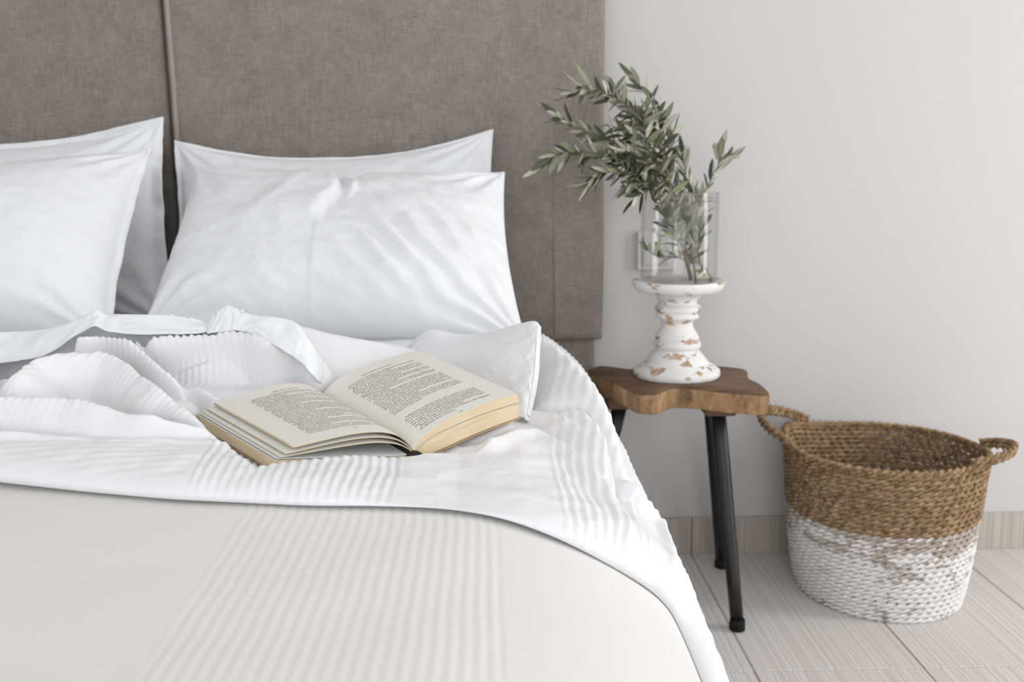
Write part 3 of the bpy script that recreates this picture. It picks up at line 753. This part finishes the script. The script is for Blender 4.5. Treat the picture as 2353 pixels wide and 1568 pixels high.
# ------------------------------------------------------------------ open book
book = empty('open_book', tuple(SBk)); tag(book, 'open hardback book with cream pages and black text lying on the bed', 'book')
def BP(w, z, h):  # book coordinates -> world
    return SBk + eW * w + eS * h + np.array([0, 0, 1.0]) * z
def block(name, topF, topB, botF, botB, mats, h0=0.0, h1=BH, parent=book, nh=10, skew=0.0):
    """pages between a top and a bottom curve, front and back curves given"""
    topF, topB, botF, botB = [catmull(a, 40) for a in (topF, topB, botF, botB)]
    nw = 40; hs = np.linspace(0, 1, nh)
    L = 5
    V, UVs = [], []
    def pt(t, j, lay):
        a = topF[j] * (1 - t) + topB[j] * t; c = botF[j] * (1 - t) + botB[j] * t
        p = c + (a - c) * lay
        return BP(p[0], p[1], h0 + (h1 - h0) * t)
    idx = {}
    for i, t in enumerate(hs):
        for j in range(nw):
            for l in range(L):
                idx[i, j, l] = len(V); V.append(pt(t, j, l / (L - 1)))
                UVs.append(((j / nw + i / nh) * 1.0, l / (L - 1)))
    F, FM = [], []
    for i in range(nh - 1):
        for j in range(nw - 1):
            F.append((idx[i, j, L - 1], idx[i, j + 1, L - 1], idx[i + 1, j + 1, L - 1], idx[i + 1, j, L - 1])); FM.append(0)
            F.append((idx[i, j, 0], idx[i + 1, j, 0], idx[i + 1, j + 1, 0], idx[i, j + 1, 0])); FM.append(0)
        for l in range(L - 1):
            for j in (0, nw - 1):
                F.append((idx[i, j, l], idx[i, j, l + 1], idx[i + 1, j, l + 1], idx[i + 1, j, l])); FM.append(1)
    for j in range(nw - 1):
        for l in range(L - 1):
            for i in (0, nh - 1):
                F.append((idx[i, j, l], idx[i, j + 1, l], idx[i, j + 1, l + 1], idx[i, j, l + 1])); FM.append(1)
    o = mesh_obj(name, V, F, mats, parent, True, FM, UVs)
    me = o.data; bm = bmesh.new(); bm.from_mesh(me)
    bmesh.ops.recalc_face_normals(bm, faces=bm.faces)
    for e in bm.edges:
        if len(e.link_faces) == 2 and e.link_faces[0].material_index != e.link_faces[1].material_index: e.smooth = False
    bm.to_mesh(me); bm.free()
    return o
PM = [M_PAPER, M_EDGE]
def sc(c, k=0.0, dz=0.0): return [(w, z + dz) for w, z in c]
R_top = [(0.0005, 0.0), (.008, .0085), (.022, .0180), (.05, .0275), (.09, .0355), (.1335, .0405)]
R_mid = [(0.0005, -.0035), (.010, .0035), (.024, .0100), (.05, .0170), (.09, .0245), (.1365, .0300)]
R_bot = [(0.0005, -.0135), (.012, -.0105), (.026, -.0065), (.05, -.0015), (.09, .0065), (.1365, .0135)]
block('page_block', R_top, R_top, [(w, z + .0006) for w, z in R_mid], [(w, z + .0006) for w, z in R_mid], PM)
block('page_block', [(w, z - .0006) for w, z in R_mid], [(w, z - .0006) for w, z in R_mid], R_bot, R_bot, PM)
def tw(c, k):  # left side lies lower towards the top of the page
    return [(w, z - k * min(1, max(0, -w) / .13)) for w, z in c]
L_top = [(-.0005, 0.0), (-.007, .0100), (-.020, .0195), (-.042, .0262), (-.075, .0285), (-.129, .0262)]
L_low_t = [(-.0005, -.0050), (-.015, -.0040), (-.035, -.0015), (-.065, .0030), (-.105, .0095), (-.150, .0165)]
L_low_b = [(-.0005, -.0135), (-.015, -.0130), (-.035, -.0110), (-.065, -.0070), (-.105, -.0005), (-.152, .0065)]
KT = .0155
block('page_block', L_low_t, tw(L_low_t, KT), L_low_b, tw(L_low_b, KT), PM)
# endpaper-white sheets and three fanned bundles of pages arching over the gap
M_WHITEP, _, _ = new_mat('white_paper', (0.74, 0.75, 0.76), 0.8, 0.15)
Lw = [(w * 1.0, z + .0008) for w, z in L_low_t]
block('loose_sheet', [(w * .985, z + .0006) for w, z in Lw], tw([(w * .985, z + .0006) for w, z in Lw], KT), [(w * .985, z) for w, z in Lw], tw([(w * .985, z) for w, z in Lw], KT), [M_WHITEP, M_WHITEP])
def lerp_c(a, b_, t): return [(x0 + (x1 - x0) * t, z0 + (z1 - z0) * t) for (x0, z0), (x1, z1) in zip(a, b_)]
La = [(-.0005, -.0022), (-.009, .0050), (-.024, .0118), (-.048, .0165), (-.085, .0182), (-.144, .0186)]
Lb = [(-.0005, -.0012), (-.008, .0076), (-.022, .0158), (-.045, .0217), (-.080, .0236), (-.1385, .0212)]
Lc = [(-.0005, -.0003), (-.0072, .0096), (-.0203, .0190), (-.0423, .0256), (-.0755, .0277), (-.1305, .0250)]
for c, t in ((La, .0009), (Lb, .0010)):
    block('page_bundle', c, tw(c, KT), [(w, z - t) for w, z in c], tw([(w, z - t) for w, z in c], KT), PM)
lt = block('page_bundle', L_top, tw(L_top, KT), Lc, tw(Lc, KT), PM)
# cover and black spine
cv = lambda c, d: [(w * 1.0 + (.001 if w > 0 else -.001), z - d) for w, z in c]
block('cover_board', cv(R_bot, .0004), cv(R_bot, .0004), cv(R_bot, .0016), cv(R_bot, .0016), [M_COVER, M_COVER], -.001, BH + .001)
block('cover_board', cv(L_low_b, .0004), tw(cv(L_low_b, .0004), KT), cv(L_low_b, .0016), tw(cv(L_low_b, .0016), KT), [M_COVER, M_COVER], -.001, BH + .001)
th_ = np.linspace(0, np.pi, 14)
spc = [(.0080 * math.cos(t) , -.0048 - .0092 * math.sin(t) ** .8) for t in th_]
spt = [(.0080 - .0160 * i / 13, -.0035 + .0030 * math.sin(math.pi * i / 13)) for i in range(14)]
block('spine', [(w, z) for w, z in spt], [(w, z) for w, z in spt], spc, spc, [M_SPINE, M_SPINE], -.0035, BH + .001)

# printed text
import unicodedata
SY = "και το με τα να που στο ένα δεν είπε για μια στην ήταν από κάτω τότε ξανά πάλι μέσα όπως χωρίς σπίτι άνθρωπος μάτια χέρι δρόμος γυναίκα παράθυρο νύχτα θάλασσα μαρτυρία ακόμα μπροστά κοίταξε φωνή καρδιά λόγος ουρανός"
SY = "".join(c for c in unicodedata.normalize("NFD", SY) if not unicodedata.combining(c)).replace('π', 'n').replace('κ', 'k').split()
def para(nlines, width, rnd):
    out = []
    for i in range(nlines):
        line = ''
        target = width if i < nlines - 1 else int(width * rnd.uniform(.35, .8))
        while len(line) < target - 4: line += rnd.choice(SY) + ' '
        line = line.strip()
        if i == 0: line = '   ' + line[0].upper() + line[1:width - 3]
        out.append(line[:width])
    return out
def text_geo(lines, size, lead, width, head=None, foot=None):
    """flat text mesh in page units: x 0..width, y downwards from 0"""
    Vs, Fs = [], []; off = 0
    def add(body, x, y, sz, w=None):
        nonlocal off
        cu = bpy.data.curves.new('t', 'FONT'); cu.body = body; cu.size = sz; cu.resolution_u = 1
        ob = bpy.data.objects.new('t', cu); col.objects.link(ob)
        bpy.context.view_layer.update()
        dg = bpy.context.evaluated_depsgraph_get(); ev = ob.evaluated_get(dg)
        me = ev.to_mesh()
        v = np.zeros(len(me.vertices) * 3); me.vertices.foreach_get('co', v); v = v.reshape(-1, 3)[:, :2]
        f = [tuple(p.vertices) for p in me.polygons]
        ev.to_mesh_clear(); bpy.data.objects.remove(ob); bpy.data.curves.remove(cu)
        if len(v) == 0: return
        if w is not None and v[:, 0].max() > 1e-6:
            v = v * np.array([w / v[:, 0].max(), 1])
        if x is None: x = (width - v[:, 0].max()) / 2
        Vs.append(v + np.array([x, -y])); Fs.extend([tuple(i + off for i in q) for q in f]); off += len(v)
    if head: add(head, None, -lead * 1.7, size * .8)
    y = 0
    for ln, full_ in lines:
        if ln: add(ln, 0 if not ln.startswith('*') else None, y, size, width if full_ else None)
        y += lead
    if foot: add(foot, None, y + lead * .8, size * .8)
    return np.concatenate(Vs), Fs
rnd = random.Random(3)
def layout(spec):
    L = []
    for n in spec:
        if n == '*': L += [('', 0), ('*', 0), ('', 0)]
        else:
            ps = para(n, 46, rnd); L += [(p, i < n - 1) for i, p in enumerate(ps)]
    return L
def page_text(name, lines, side, curveF, curveB, head, foot, top, wtext, inner):
    V, F = text_geo(lines, .0042, .00498, wtext, head, foot)
    cf, cb = catmull(curveF, 200), catmull(curveB, 200)
    arc = np.concatenate([[0], np.cumsum(np.linalg.norm(np.diff(cf, axis=0), axis=1))])
    pts = []
    W = arc[-1]
    for x, y in V:
        a = inner + x if side > 0 else W - (W - inner - wtext) - (x) + 0.0
        if side < 0: a = inner + (wtext - x)
        t = (top + y) / BH; t = min(max(t, 0), 1)
        w = np.interp(a, arc, cf[:, 0]) * (1 - t) + np.interp(a, arc, cb[:, 0]) * t
        z = np.interp(a, arc, cf[:, 1]) * (1 - t) + np.interp(a, arc, cb[:, 1]) * t
        pts.append(BP(w, z + .00025, t * BH))
    return mesh_obj(name, pts, F, M_INK, book, False)
page_text('page_text', layout([2, 4, 3, 3, 7, 4, '*', 6, 2]), 1, R_top, R_top, 'ΕΝΑΣ ΓΑΜΟΣ ΣΤΗΝ ΠΟΛΗ', '- 187 -', .176, .096, .022)
page_text('page_text', layout([3, 4, 4, 6, 5, 2, 4, 3]), -1, L_top, tw(L_top, KT), 'ΝΙΚΟΛΑΟΣ ΜΑΡΤΗΣ', '- 186 -', .176, .094, .018)

# ------------------------------------------------------------------ stool used as a side table
ZT = 0.460
STC = np.array([0.375, 1.925, 0.0])
stool = empty('stool', tuple(STC)); tag(stool, 'live edge wooden stool with three black legs beside the bed', 'stool')
outl = [(1352, 848), (1375, 841), (1399, 842), (1450, 848), (1500, 840), (1580, 838), (1643, 841), (1697, 846), (1717, 852), (1720, 868), (1748, 883), (1768, 903), (1755, 908), (1710, 905), (1672, 903), (1633, 898), (1570, 892), (1545, 893), (1528, 898), (1506, 906), (1480, 907), (1455, 903), (1437, 893), (1404, 878), (1378, 870), (1356, 858)]
oc = np.array([at_z(x, y, ZT)[:2] for x, y in outl])
oc = catmull(np.vstack([oc, oc[:1]]), 157)[:-1]
ctr = oc.mean(0)
lay = [(0.0, 0.985, 0), (-.002, .998, 0), (-.010, 1.006, 1), (-.020, 1.0, 1), (-.030, .985, 1), (-.037, .965, 1), (-.040, .94, 1)]
V = [(ctr[0], ctr[1], ZT)]; F = []; FM = []
n = len(oc)
ang = np.linspace(0, 2 * np.pi, n, endpoint=False)
for li, (dz, k, mi) in enumerate(lay):
    for j in range(n):
        wob = 1 + (.010 * fbm(np.cos(ang[j]) * 6 + li * .35, np.sin(ang[j]) * 6, 5) if li > 1 else 0)
        p = ctr + (oc[j] - ctr) * k * wob
        V.append((p[0], p[1], ZT + dz))
for j in range(n):
    F.append((0, 1 + j, 1 + (j + 1) % n)); FM.append(0)
for li in range(len(lay) - 1):
    for j in range(n):
        a = 1 + li * n + j; b_ = 1 + li * n + (j + 1) % n
        F.append((a, a + n, b_ + n, b_)); FM.append(0 if li == 0 else 1)
V.append((ctr[0], ctr[1], ZT - .040)); c_ = len(V) - 1
for j in range(n):
    F.append((c_, 1 + (len(lay) - 1) * n + (j + 1) % n, 1 + (len(lay) - 1) * n + j)); FM.append(1)
mesh_obj('seat', V, F, [M_WOOD, M_BARK], stool, True, FM)
for (tx, ty, fx, fy) in ((0.447, 1.870, 0.474, 1.775), (0.458, 1.985, 0.515, 2.078), (0.268, 1.935, 0.175, 1.93)):
    a = np.array([tx, ty, ZT - .045]); c = np.array([fx, fy, 0.012])
    V, F = tube([a + (c - a) * t for t in np.linspace(0, 1, 6)], np.linspace(.0150, .0125, 6), 20)
    lg = mesh_obj('leg', V, F, M_BLACK, stool)
    V, F = tube([c + np.array([0, 0, .010]), c + np.array([0, 0, .002]), c - np.array([0, 0, .010]), c - np.array([0, 0, .0118])], [.0142, .0150, .0150, .012], 20)
    f_ = mesh_obj('foot_cap', V - np.array(stool.location), F, M_RUBBER); f_.parent = lg
    bl = box_data(tx - .030, tx + .030, ty - .03, ty + .03, ZT - .056, ZT - .036, .003, 1)
    bm_obj('mounting_block', bl, M_BLOCK, stool)

# ------------------------------------------------------------------ pillar candle holder
CX, CY = 0.383, 1.962
kz = lambda y: at_y(1557, y, CY)[2]
kr = (at_y(1657, 760, CY) - at_y(1557, 760, CY))[0] / 100
hold = empty('candle_holder', (CX, CY, ZT)); tag(hold, 'turned wooden candle holder in chipped white paint on the stool', 'candle holder')
zb0 = ZT; zt0 = kz(645)
prof_px = [(0, 864), (95, 864), (98, 861), (99, 856), (98, 848), (94, 845), (88, 842), (84, 838), (76, 834), (71, 831), (70, 827), (66, 823), (60, 815), (54, 808), (49, 802), (48, 800), (52, 797), (54.5, 792), (54, 787), (50, 783), (48, 781), (50, 777), (49, 772), (44, 764), (38, 755), (35, 747), (35, 740), (39, 734), (46, 730), (49.5, 726), (49, 721), (46.5, 718), (50, 714), (52.5, 709), (51, 703), (46, 699), (42, 697), (42, 692), (46, 684), (54, 677), (60, 673), (78, 671), (92, 668), (100, 661), (103.5, 653), (104.5, 646), (103.5, 644), (100, 643.5), (97, 645), (0, 645)]
y0, y1 = 864, 645
pr = [(max(r * kr, 1e-4), zb0 + (zt0 - zb0) * (y0 - y) / (y0 - y1)) for r, y in prof_px]
V, F = lathe(pr, 72, CX, CY)
V = np.array(V); aa = np.arctan2(V[:, 1] - CY, V[:, 0] - CX)
V[:, :2] += (V[:, :2] - [CX, CY]) * (0.012 * fbm(np.cos(aa) * 2 + V[:, 2] * 20, np.sin(aa) * 2, 3))[:, None]
mesh_obj('turned_body', V, F, M_CHALK, hold)

# ------------------------------------------------------------------ glass cylinder vase
vz0 = pr[-1][1] + .0008
vz1 = kz(441)
vase = empty('vase', (CX, CY, vz0)); tag(vase, 'clear glass cylinder vase on the white candle holder', 'vase')
ro = 86 * kr
V, F = lathe([(.0005, vz0), (ro - .004, vz0), (ro - .001, vz0 + .001), (ro, vz0 + .004), (ro, vz1 - .001), (ro - .0008, vz1), (ro - .0022, vz1), (ro - .003, vz1 - .001), (ro - .003, vz0 + .008), (ro - .006, vz0 + .005), (.0005, vz0 + .005)], 96, CX, CY)
mesh_obj('glass_body', V, F, M_GLASS, vase)

# ------------------------------------------------------------------ olive branches
def leaf_mesh(name, L, Wd, curl, fold):
    n = 7; t = np.linspace(0, 1, n)
    wd = Wd * np.sin(np.pi * np.clip(t, 0, 1) ** .9) ** .6 * (1 - .12 * t); wd[0] = .0009; wd[-1] = .0003
    V, F, FM = [], [], []
    for up in (0, 1):
        for i in range(n):
            zc = curl * L * t[i] ** 2
            for k in (-1, 0, 1):
                z = zc + fold * abs(k) * wd[i] + (0.00035 if up else 0)
                V.append((k * wd[i], t[i] * L, z))
    for i in range(n - 1):
        for k in range(2):
            a = i * 3 + k
            F.append((a, a + 3, a + 4, a + 1)); FM.append(1)
            b0 = a + n * 3
            F.append((b0, b0 + 1, b0 + 4, b0 + 3)); FM.append(0)
        for k in (0, 2):
            a = i * 3 + k; F.append((a, a + 3, a + 3 + n * 3, a + n * 3)); FM.append(0)
    me = bpy.data.meshes.new(name); me.from_pydata(V, [], F)
    me.materials.append(M_LEAF); me.materials.append(M_LEAFB)
    me.polygons.foreach_set('material_index', FM); me.polygons.foreach_set('use_smooth', [True] * len(F)); me.update()
    return me
leaves = [leaf_mesh('leaf', L, W, c, f) for L, W, c, f in ((.046, .0062, -.10, .22), (.040, .0060, .06, .2), (.050, .0064, -.18, .25), (.034, .0056, -.05, .15), (.042, .0054, .12, .2), (.029, .0046, -.08, .2))]
lr = random.Random(11)
def branch(px, r0, label, n_leaf, spread, l0=0.15, scale=1.0, droop=0.0, mode='pair', side=None, young=False, parent=None):
    P = np.array([at_y(x, y, Y) for x, y, Y in px]); C = catmull(P, 16 * (len(P) - 1) + 1)
    if parent is None:
        br = empty('olive_branch', tuple(C[0])); tag(br, label, 'branch', 'olive branches in the vase')
    else: br = parent
    V, F = tube(C, np.linspace(r0, r0 * .35, len(C)), 7)
    mesh_obj('stem' if parent is None else 'twig', V, F, M_STEM, br)
    T = np.gradient(C, axis=0)
    n_leaf = int(n_leaf * 1.3)
    for i in range(n_leaf):
        t = l0 + (1 - l0) * (i + lr.uniform(-.3, .3)) / max(1, n_leaf - 1); t = min(max(t, 0), 1)
        k = int(t * (len(C) - 1)); p = C[k]; tg = Vector(T[k]).normalized()
        a = (i % 2) * math.pi + (i // 2) * 1.45 + lr.uniform(-.5, .5)
        ref = Vector((0, -1, 0)) if side is None else Vector(side)
        s1 = tg.cross(ref)
        if s1.length < 1e-3: s1 = Vector((1, 0, 0))
        s1.normalize(); s2 = tg.cross(s1)
        out_ = s1 * math.cos(a) + s2 * math.sin(a)
        el = spread * lr.uniform(.7, 1.25)
        if t > .96: el *= .3
        d = (tg * math.cos(el) + out_ * math.sin(el) + Vector((0, 0, -droop * lr.uniform(.2, 1)))).normalized()
        # leaf frame: y along leaf, z roughly away from the stem
        zax = (out_ * -math.cos(el) + tg * math.sin(el)) if lr.random() < .45 else Vector((lr.uniform(-1, 1), lr.uniform(-1, 1), lr.uniform(-1, 1)))
        xax = d.cross(zax)
        if xax.length < 1e-3: xax = d.cross(Vector((0.3, 1, 0.2)))
        xax.normalize(); zax = xax.cross(d)
        s = scale * lr.uniform(.75, 1.15)
        # leaves that start inside the glass stay inside it
        rb = math.hypot(p[0] - CX, p[1] - CY)
        if p[2] < vz1 + .005 and rb < ro:
            tip = Vector(p) + d * (.046 * s)
            if math.hypot(tip.x - CX, tip.y - CY) > ro - .006 and tip.z < vz1 + .02:
                rad = Vector((p[0] - CX, p[1] - CY, 0)).normalized() if rb > 1e-4 else Vector((1, 0, 0))
                d = (d - rad * (1.9 * d.dot(rad)) + Vector((0, 0, .35))).normalized()
                xax = d.cross(zax).normalized(); zax = xax.cross(d)
                for _ in range(6):
                    tip = Vector(p) + d * (.05 * s)
                    if math.hypot(tip.x - CX, tip.y - CY) > ro - .006: s *= .8
        o = bpy.data.objects.new('leaf', lr.choice(leaves)); col.objects.link(o); o.parent = br
        off = Vector(p) - Vector(br.location)
        o.matrix_local = Matrix(((xax.x * s, d.x * s, zax.x * s, off.x), (xax.y * s, d.y * s, zax.y * s, off.y), (xax.z * s, d.z * s, zax.z * s, off.z), (0, 0, 0, 1)))
    return br
bA = branch([(1588, 642, 1.955), (1574, 570, 1.95), (1556, 490, 1.945), (1538, 420, 1.94), (1520, 345, 1.93), (1488, 292, 1.92), (1446, 246, 1.91), (1405, 222, 1.90), (1360, 203, 1.89), (1318, 208, 1.885)], .0032, 'long olive branch arching up and over to the top left', 46, .95, .30, 1.0, .25)
branch([(1530, 388, 1.94), (1527, 330, 1.95), (1520, 275, 1.955), (1500, 225, 1.96), (1478, 205, 1.96), (1458, 183, 1.96)], .0016, '', 13, .45, .25, .95, 0, parent=bA)
branch([(1512, 335, 1.93), (1470, 300, 1.97), (1440, 262, 1.98), (1420, 225, 1.98), (1405, 195, 1.98)], .0014, '', 24, .9, .1, .85, 0, parent=bA)
branch([(1534, 410, 1.94), (1500, 370, 1.90), (1485, 320, 1.885), (1480, 275, 1.88), (1490, 240, 1.88)], .0014, '', 26, .95, .1, .95, 0, parent=bA)
bC = branch([(1586, 640, 1.975), (1566, 560, 1.975), (1545, 480, 1.965), (1520, 415, 1.95), (1470, 378, 1.93), (1400, 362, 1.91), (1340, 350, 1.90), (1292, 352, 1.895), (1252, 372, 1.89)], .0026, 'olive branch reaching furthest left across the headboard', 40, .9, .42, 1.0, .3)
branch([(1500, 395, 1.945), (1445, 350, 1.93), (1400, 325, 1.92), (1350, 305, 1.915), (1310, 282, 1.91), (1285, 268, 1.91)], .0014, '', 26, .75, .15, 1.0, .1, parent=bC)
branch([(1515, 420, 1.95), (1465, 405, 1.925), (1420, 395, 1.915), (1375, 400, 1.91), (1352, 425, 1.91)], .0014, '', 24, .85, .15, 1.0, .3, parent=bC)
branch([(1525, 425, 1.95), (1490, 400, 1.965), (1450, 370, 1.97), (1425, 345, 1.975)], .0013, '', 22, 1.0, .05, .95, 0, parent=bC)
bF = branch([(1622, 640, 1.96), (1606, 590, 1.96), (1598, 530, 1.955), (1606, 470, 1.955), (1632, 415, 1.955), (1650, 380, 1.955), (1656, 350, 1.955)], .0020, 'short olive branch standing upright at the right of the vase', 26, .6, .2, .95, 0)
branch([(1606, 470, 1.955), (1590, 440, 1.96), (1577, 400, 1.965), (1570, 365, 1.965)], .0014, '', 15, .6, .2, 1.0, 0, parent=bF)
branch([(1645, 392, 1.955), (1662, 372, 1.95), (1684, 358, 1.95)], .0011, '', 7, .4, .2, .9, 0, parent=bF)
bG = branch([(1592, 641, 1.93), (1578, 600, 1.935), (1558, 555, 1.935), (1535, 510, 1.935), (1512, 470, 1.935), (1495, 440, 1.935), (1478, 410, 1.93), (1450, 385, 1.92)], .0022, 'leafy olive branch leaning left inside the glass', 44, .85, .25, 1.0, .1)
branch([(1585, 610, 1.93), (1560, 592, 1.925), (1530, 594, 1.92), (1505, 588, 1.918), (1488, 575, 1.918)], .0012, '', 15, .8, .2, .85, -.6, parent=bG)
bI = branch([(1598, 641, 1.99), (1590, 580, 1.99), (1572, 510, 1.985), (1552, 450, 1.98), (1530, 390, 1.975), (1505, 330, 1.97), (1480, 285, 1.965)], .0022, 'dark olive branch at the back of the bunch', 44, .95, .2, 1.0, 0)
branch([(1604, 641, 1.95), (1615, 610, 1.95), (1628, 628, 1.95), (1640, 640, 1.95)], .0011, '', 7, .6, .3, .7, 0, parent=bI)

for tx, ty, tY, fx, fy, fY, nl in ((1398, 288, 1.90, 1490, 335, 1.93, 12), (1432, 312, 1.93, 1505, 365, 1.95, 12), (1385, 335, 1.90, 1475, 380, 1.93, 12), (1440, 428, 1.92, 1510, 425, 1.94, 12),
        (1462, 262, 1.95, 1512, 325, 1.95, 12), (1548, 300, 1.96, 1530, 375, 1.95, 10), (1510, 262, 1.90, 1522, 340, 1.92, 12), (1462, 455, 1.92, 1518, 440, 1.94, 10), (1440, 345, 1.88, 1520, 400, 1.92, 14), (1478, 345, 1.99, 1530, 410, 1.97, 14), (1410, 375, 1.95, 1500, 405, 1.95, 12), (1612, 520, 1.94, 1590, 600, 1.95, 10), (1548, 525, 1.93, 1580, 580, 1.95, 10), (1600, 455, 1.95, 1572, 530, 1.95, 10), (1530, 480, 1.93, 1570, 540, 1.95, 10), (1605, 560, 1.99, 1594, 620, 1.98, 8)):
    branch([(fx, fy, fY), ((fx * 2 + tx) / 3, (fy * 2 + ty) / 3 - 6, (fY * 2 + tY) / 3), ((fx + 2 * tx) / 3, (fy + 2 * ty) / 3 - 8, (fY + 2 * tY) / 3), (tx, ty, tY)], .0011, '', nl, .85, .05, 1.0, .05, parent=bI)

# ------------------------------------------------------------------ seagrass basket
BX, BY = 0.816, 1.966
HA = math.radians(146)       # direction of the left handle
basket = empty('basket', (BX, BY, 0)); tag(basket, 'round seagrass basket with two handles and whitewashed lower half on the floor', 'basket')
def rim_h(a):
    # rim rises to both handles
    return 0.300 + .020 * np.exp(-((np.angle(np.exp(1j * (a - HA)))) / .50) ** 2) + .006 * np.exp(-((np.angle(np.exp(1j * (a - HA - np.pi)))) / .45) ** 2)
def wall_r(a, f):
    # f: 0 bottom .. 1 rim
    rx = .162 + .031 * f ** .8 - .008 * f ** 4 + .008 * (1 - (1 - f) ** 6) - .004; ry = .178 + .010 * f ** .8
    out_h = .012 * np.exp(-((np.angle(np.exp(1j * (a - HA)))) / .4) ** 2) * f ** 3 + .010 * np.exp(-((np.angle(np.exp(1j * (a - HA - np.pi)))) / .4) ** 2) * f ** 3
    c, s = np.cos(a), np.sin(a)
    return (rx * ry / np.sqrt((ry * c) ** 2 + (rx * s) ** 2)) + out_h
def rope(centers, rad, off, pitch, sides=6, strands=2, phase=0.0, closed=True, up=None):
    """two strands twisted round a path"""
    P = np.asarray(centers); n = len(P)
    T = np.roll(P, -1, 0) - np.roll(P, 1, 0) if closed else np.gradient(P, axis=0)
    T /= np.linalg.norm(T, axis=1)[:, None]
    L = np.concatenate([[0], np.cumsum(np.linalg.norm(np.diff(P, axis=0), axis=1))])
    tot = L[-1] + (np.linalg.norm(P[0] - P[-1]) if closed else 0)
    turns = max(1, round(tot / pitch)); th = 2 * np.pi * turns * L / tot + phase
    upv = np.array([0, 0, 1.0]); A = np.cross(T, upv); A /= np.linalg.norm(A, axis=1)[:, None] + 1e-9; B = np.cross(A, T)
    Vs, Fs = [], []; o_ = 0
    for k in range(strands):
        t2 = th + 2 * np.pi * k / strands
        Q = P + off * (np.cos(t2)[:, None] * A + np.sin(t2)[:, None] * B)
        a = np.linspace(0, 2 * np.pi, sides, endpoint=False)
        V = Q[:, None] + rad * (np.cos(a)[None, :, None] * A[:, None] + np.sin(a)[None, :, None] * B[:, None])
        Vs.append(V.reshape(-1, 3))
        m = n if closed else n - 1
        i = np.arange(m)[:, None]; j = np.arange(sides)[None]
        f = np.stack([i * sides + j, i * sides + (j + 1) % sides, ((i + 1) % n) * sides + (j + 1) % sides, ((i + 1) % n) * sides + j], -1).reshape(-1, 4) + o_
        Fs.append(f); o_ += n * sides
    return np.concatenate(Vs), np.concatenate(Fs)
ROWS = 29
parts = {'w': ([], [], 0), 'n': ([], [], 0)}
accV = {'w': [], 'n': []}; accF = {'w': [], 'n': []}; cnt = {'w': 0, 'n': 0}
ns = 300
aa = np.linspace(0, 2 * np.pi, ns, endpoint=False)
for r in range(ROWS):
    f = (r + .5) / ROWS
    hgt = rim_h(aa) * f
    # the boundary of white and natural sits level at 0.17-0.19 m
    wob = .0015 * perlin(aa * 3, r * 1.7, r)
    rr = wall_r(aa, f) + wob
    P = np.stack([BX + rr * np.cos(aa), BY + rr * np.sin(aa), hgt + .001 * perlin(aa * 5, r * 2.3, 9)], 1)
    key = 'w' if f < .585 else 'n'
    V, F = rope(P, .0034, .0026, .040, 6, 2, r * 2.1)
    accV[key].append(V); accF[key].append(F + cnt[key]); cnt[key] += len(V)
# upright stakes the cords are twined round
for k in range(44):
    a = 2 * np.pi * k / 44
    for key, f0, f1 in (('w', .01, .585), ('n', .585, .99)):
        ff = np.linspace(f0, f1, 8)
        rr = np.array([wall_r(np.array(a), f) for f in ff])
        V, F = tube(np.stack([BX + rr * math.cos(a), BY + rr * math.sin(a), rim_h(np.array(a)) * ff], 1), .0022, 5)
        F = np.array([q for q in F if len(q) == 4])
        accV[key].append(V); accF[key].append(F + cnt[key]); cnt[key] += len(V)
# coiled bottom
for r in range(16):
    rad = wall_r(aa, .0) * (1 - r / 16.5) - .004
    P = np.stack([BX + rad * np.cos(aa), BY + rad * np.sin(aa), np.full(ns, .0065)], 1)[::(1 if r < 8 else 2)]
    V, F = rope(P, .0034, .0026, .040, 5, 2, r * 1.3)
    accV['w'].append(V); accF['w'].append(F + cnt['w']); cnt['w'] += len(V)
for key, nm, mt, lb in (('w', 'whitewashed_weave', M_SEAWHITE, 'whitewashed lower half of the weave'), ('n', 'natural_weave', M_SEAGRASS, 'natural brown upper half of the weave')):
    o = mesh_obj(nm, np.concatenate(accV[key]), np.concatenate(accF[key]).tolist(), mt, basket); o['label'] = lb; o['kind'] = 'stuff'
# rim cord
rr = wall_r(aa, 1.0)
P = np.stack([BX + rr * np.cos(aa), BY + rr * np.sin(aa), rim_h(aa) + .003], 1)
V, F = rope(P, .0044, .0034, .034, 7, 2)
mesh_obj('rim', V, F.tolist(), M_SEAGRASS, basket)
# handles: doubled cord loops standing out from the rim
def handle(a0, a1, outw, lift):
    t = np.linspace(0, 1, 70); a = a0 + (a1 - a0) * t
    b_ = np.sin(np.pi * t) ** .8
    Vs, Fs, k = [], [], 0
    for lvl, dr in ((0, 0), (1, .002)):
        rr = wall_r(a, 1.0) + outw * b_ + dr
        P = np.stack([BX + rr * np.cos(a), BY + rr * np.sin(a), rim_h(a) + .005 + lift * b_ + lvl * .0095], 1)
        V, F = rope(P, .0044, .0034, .034, 7, 2, lvl * 1.5, closed=False)
        Vs.append(V); Fs.append(F + k); k += len(V)
    return mesh_obj('handle', np.concatenate(Vs), np.concatenate(Fs).tolist(), M_SEAGRASS, basket)
handle(HA - .42, HA + .62, .052, .020)
handle(HA + np.pi - .40, HA + np.pi + .50, .040, .016)
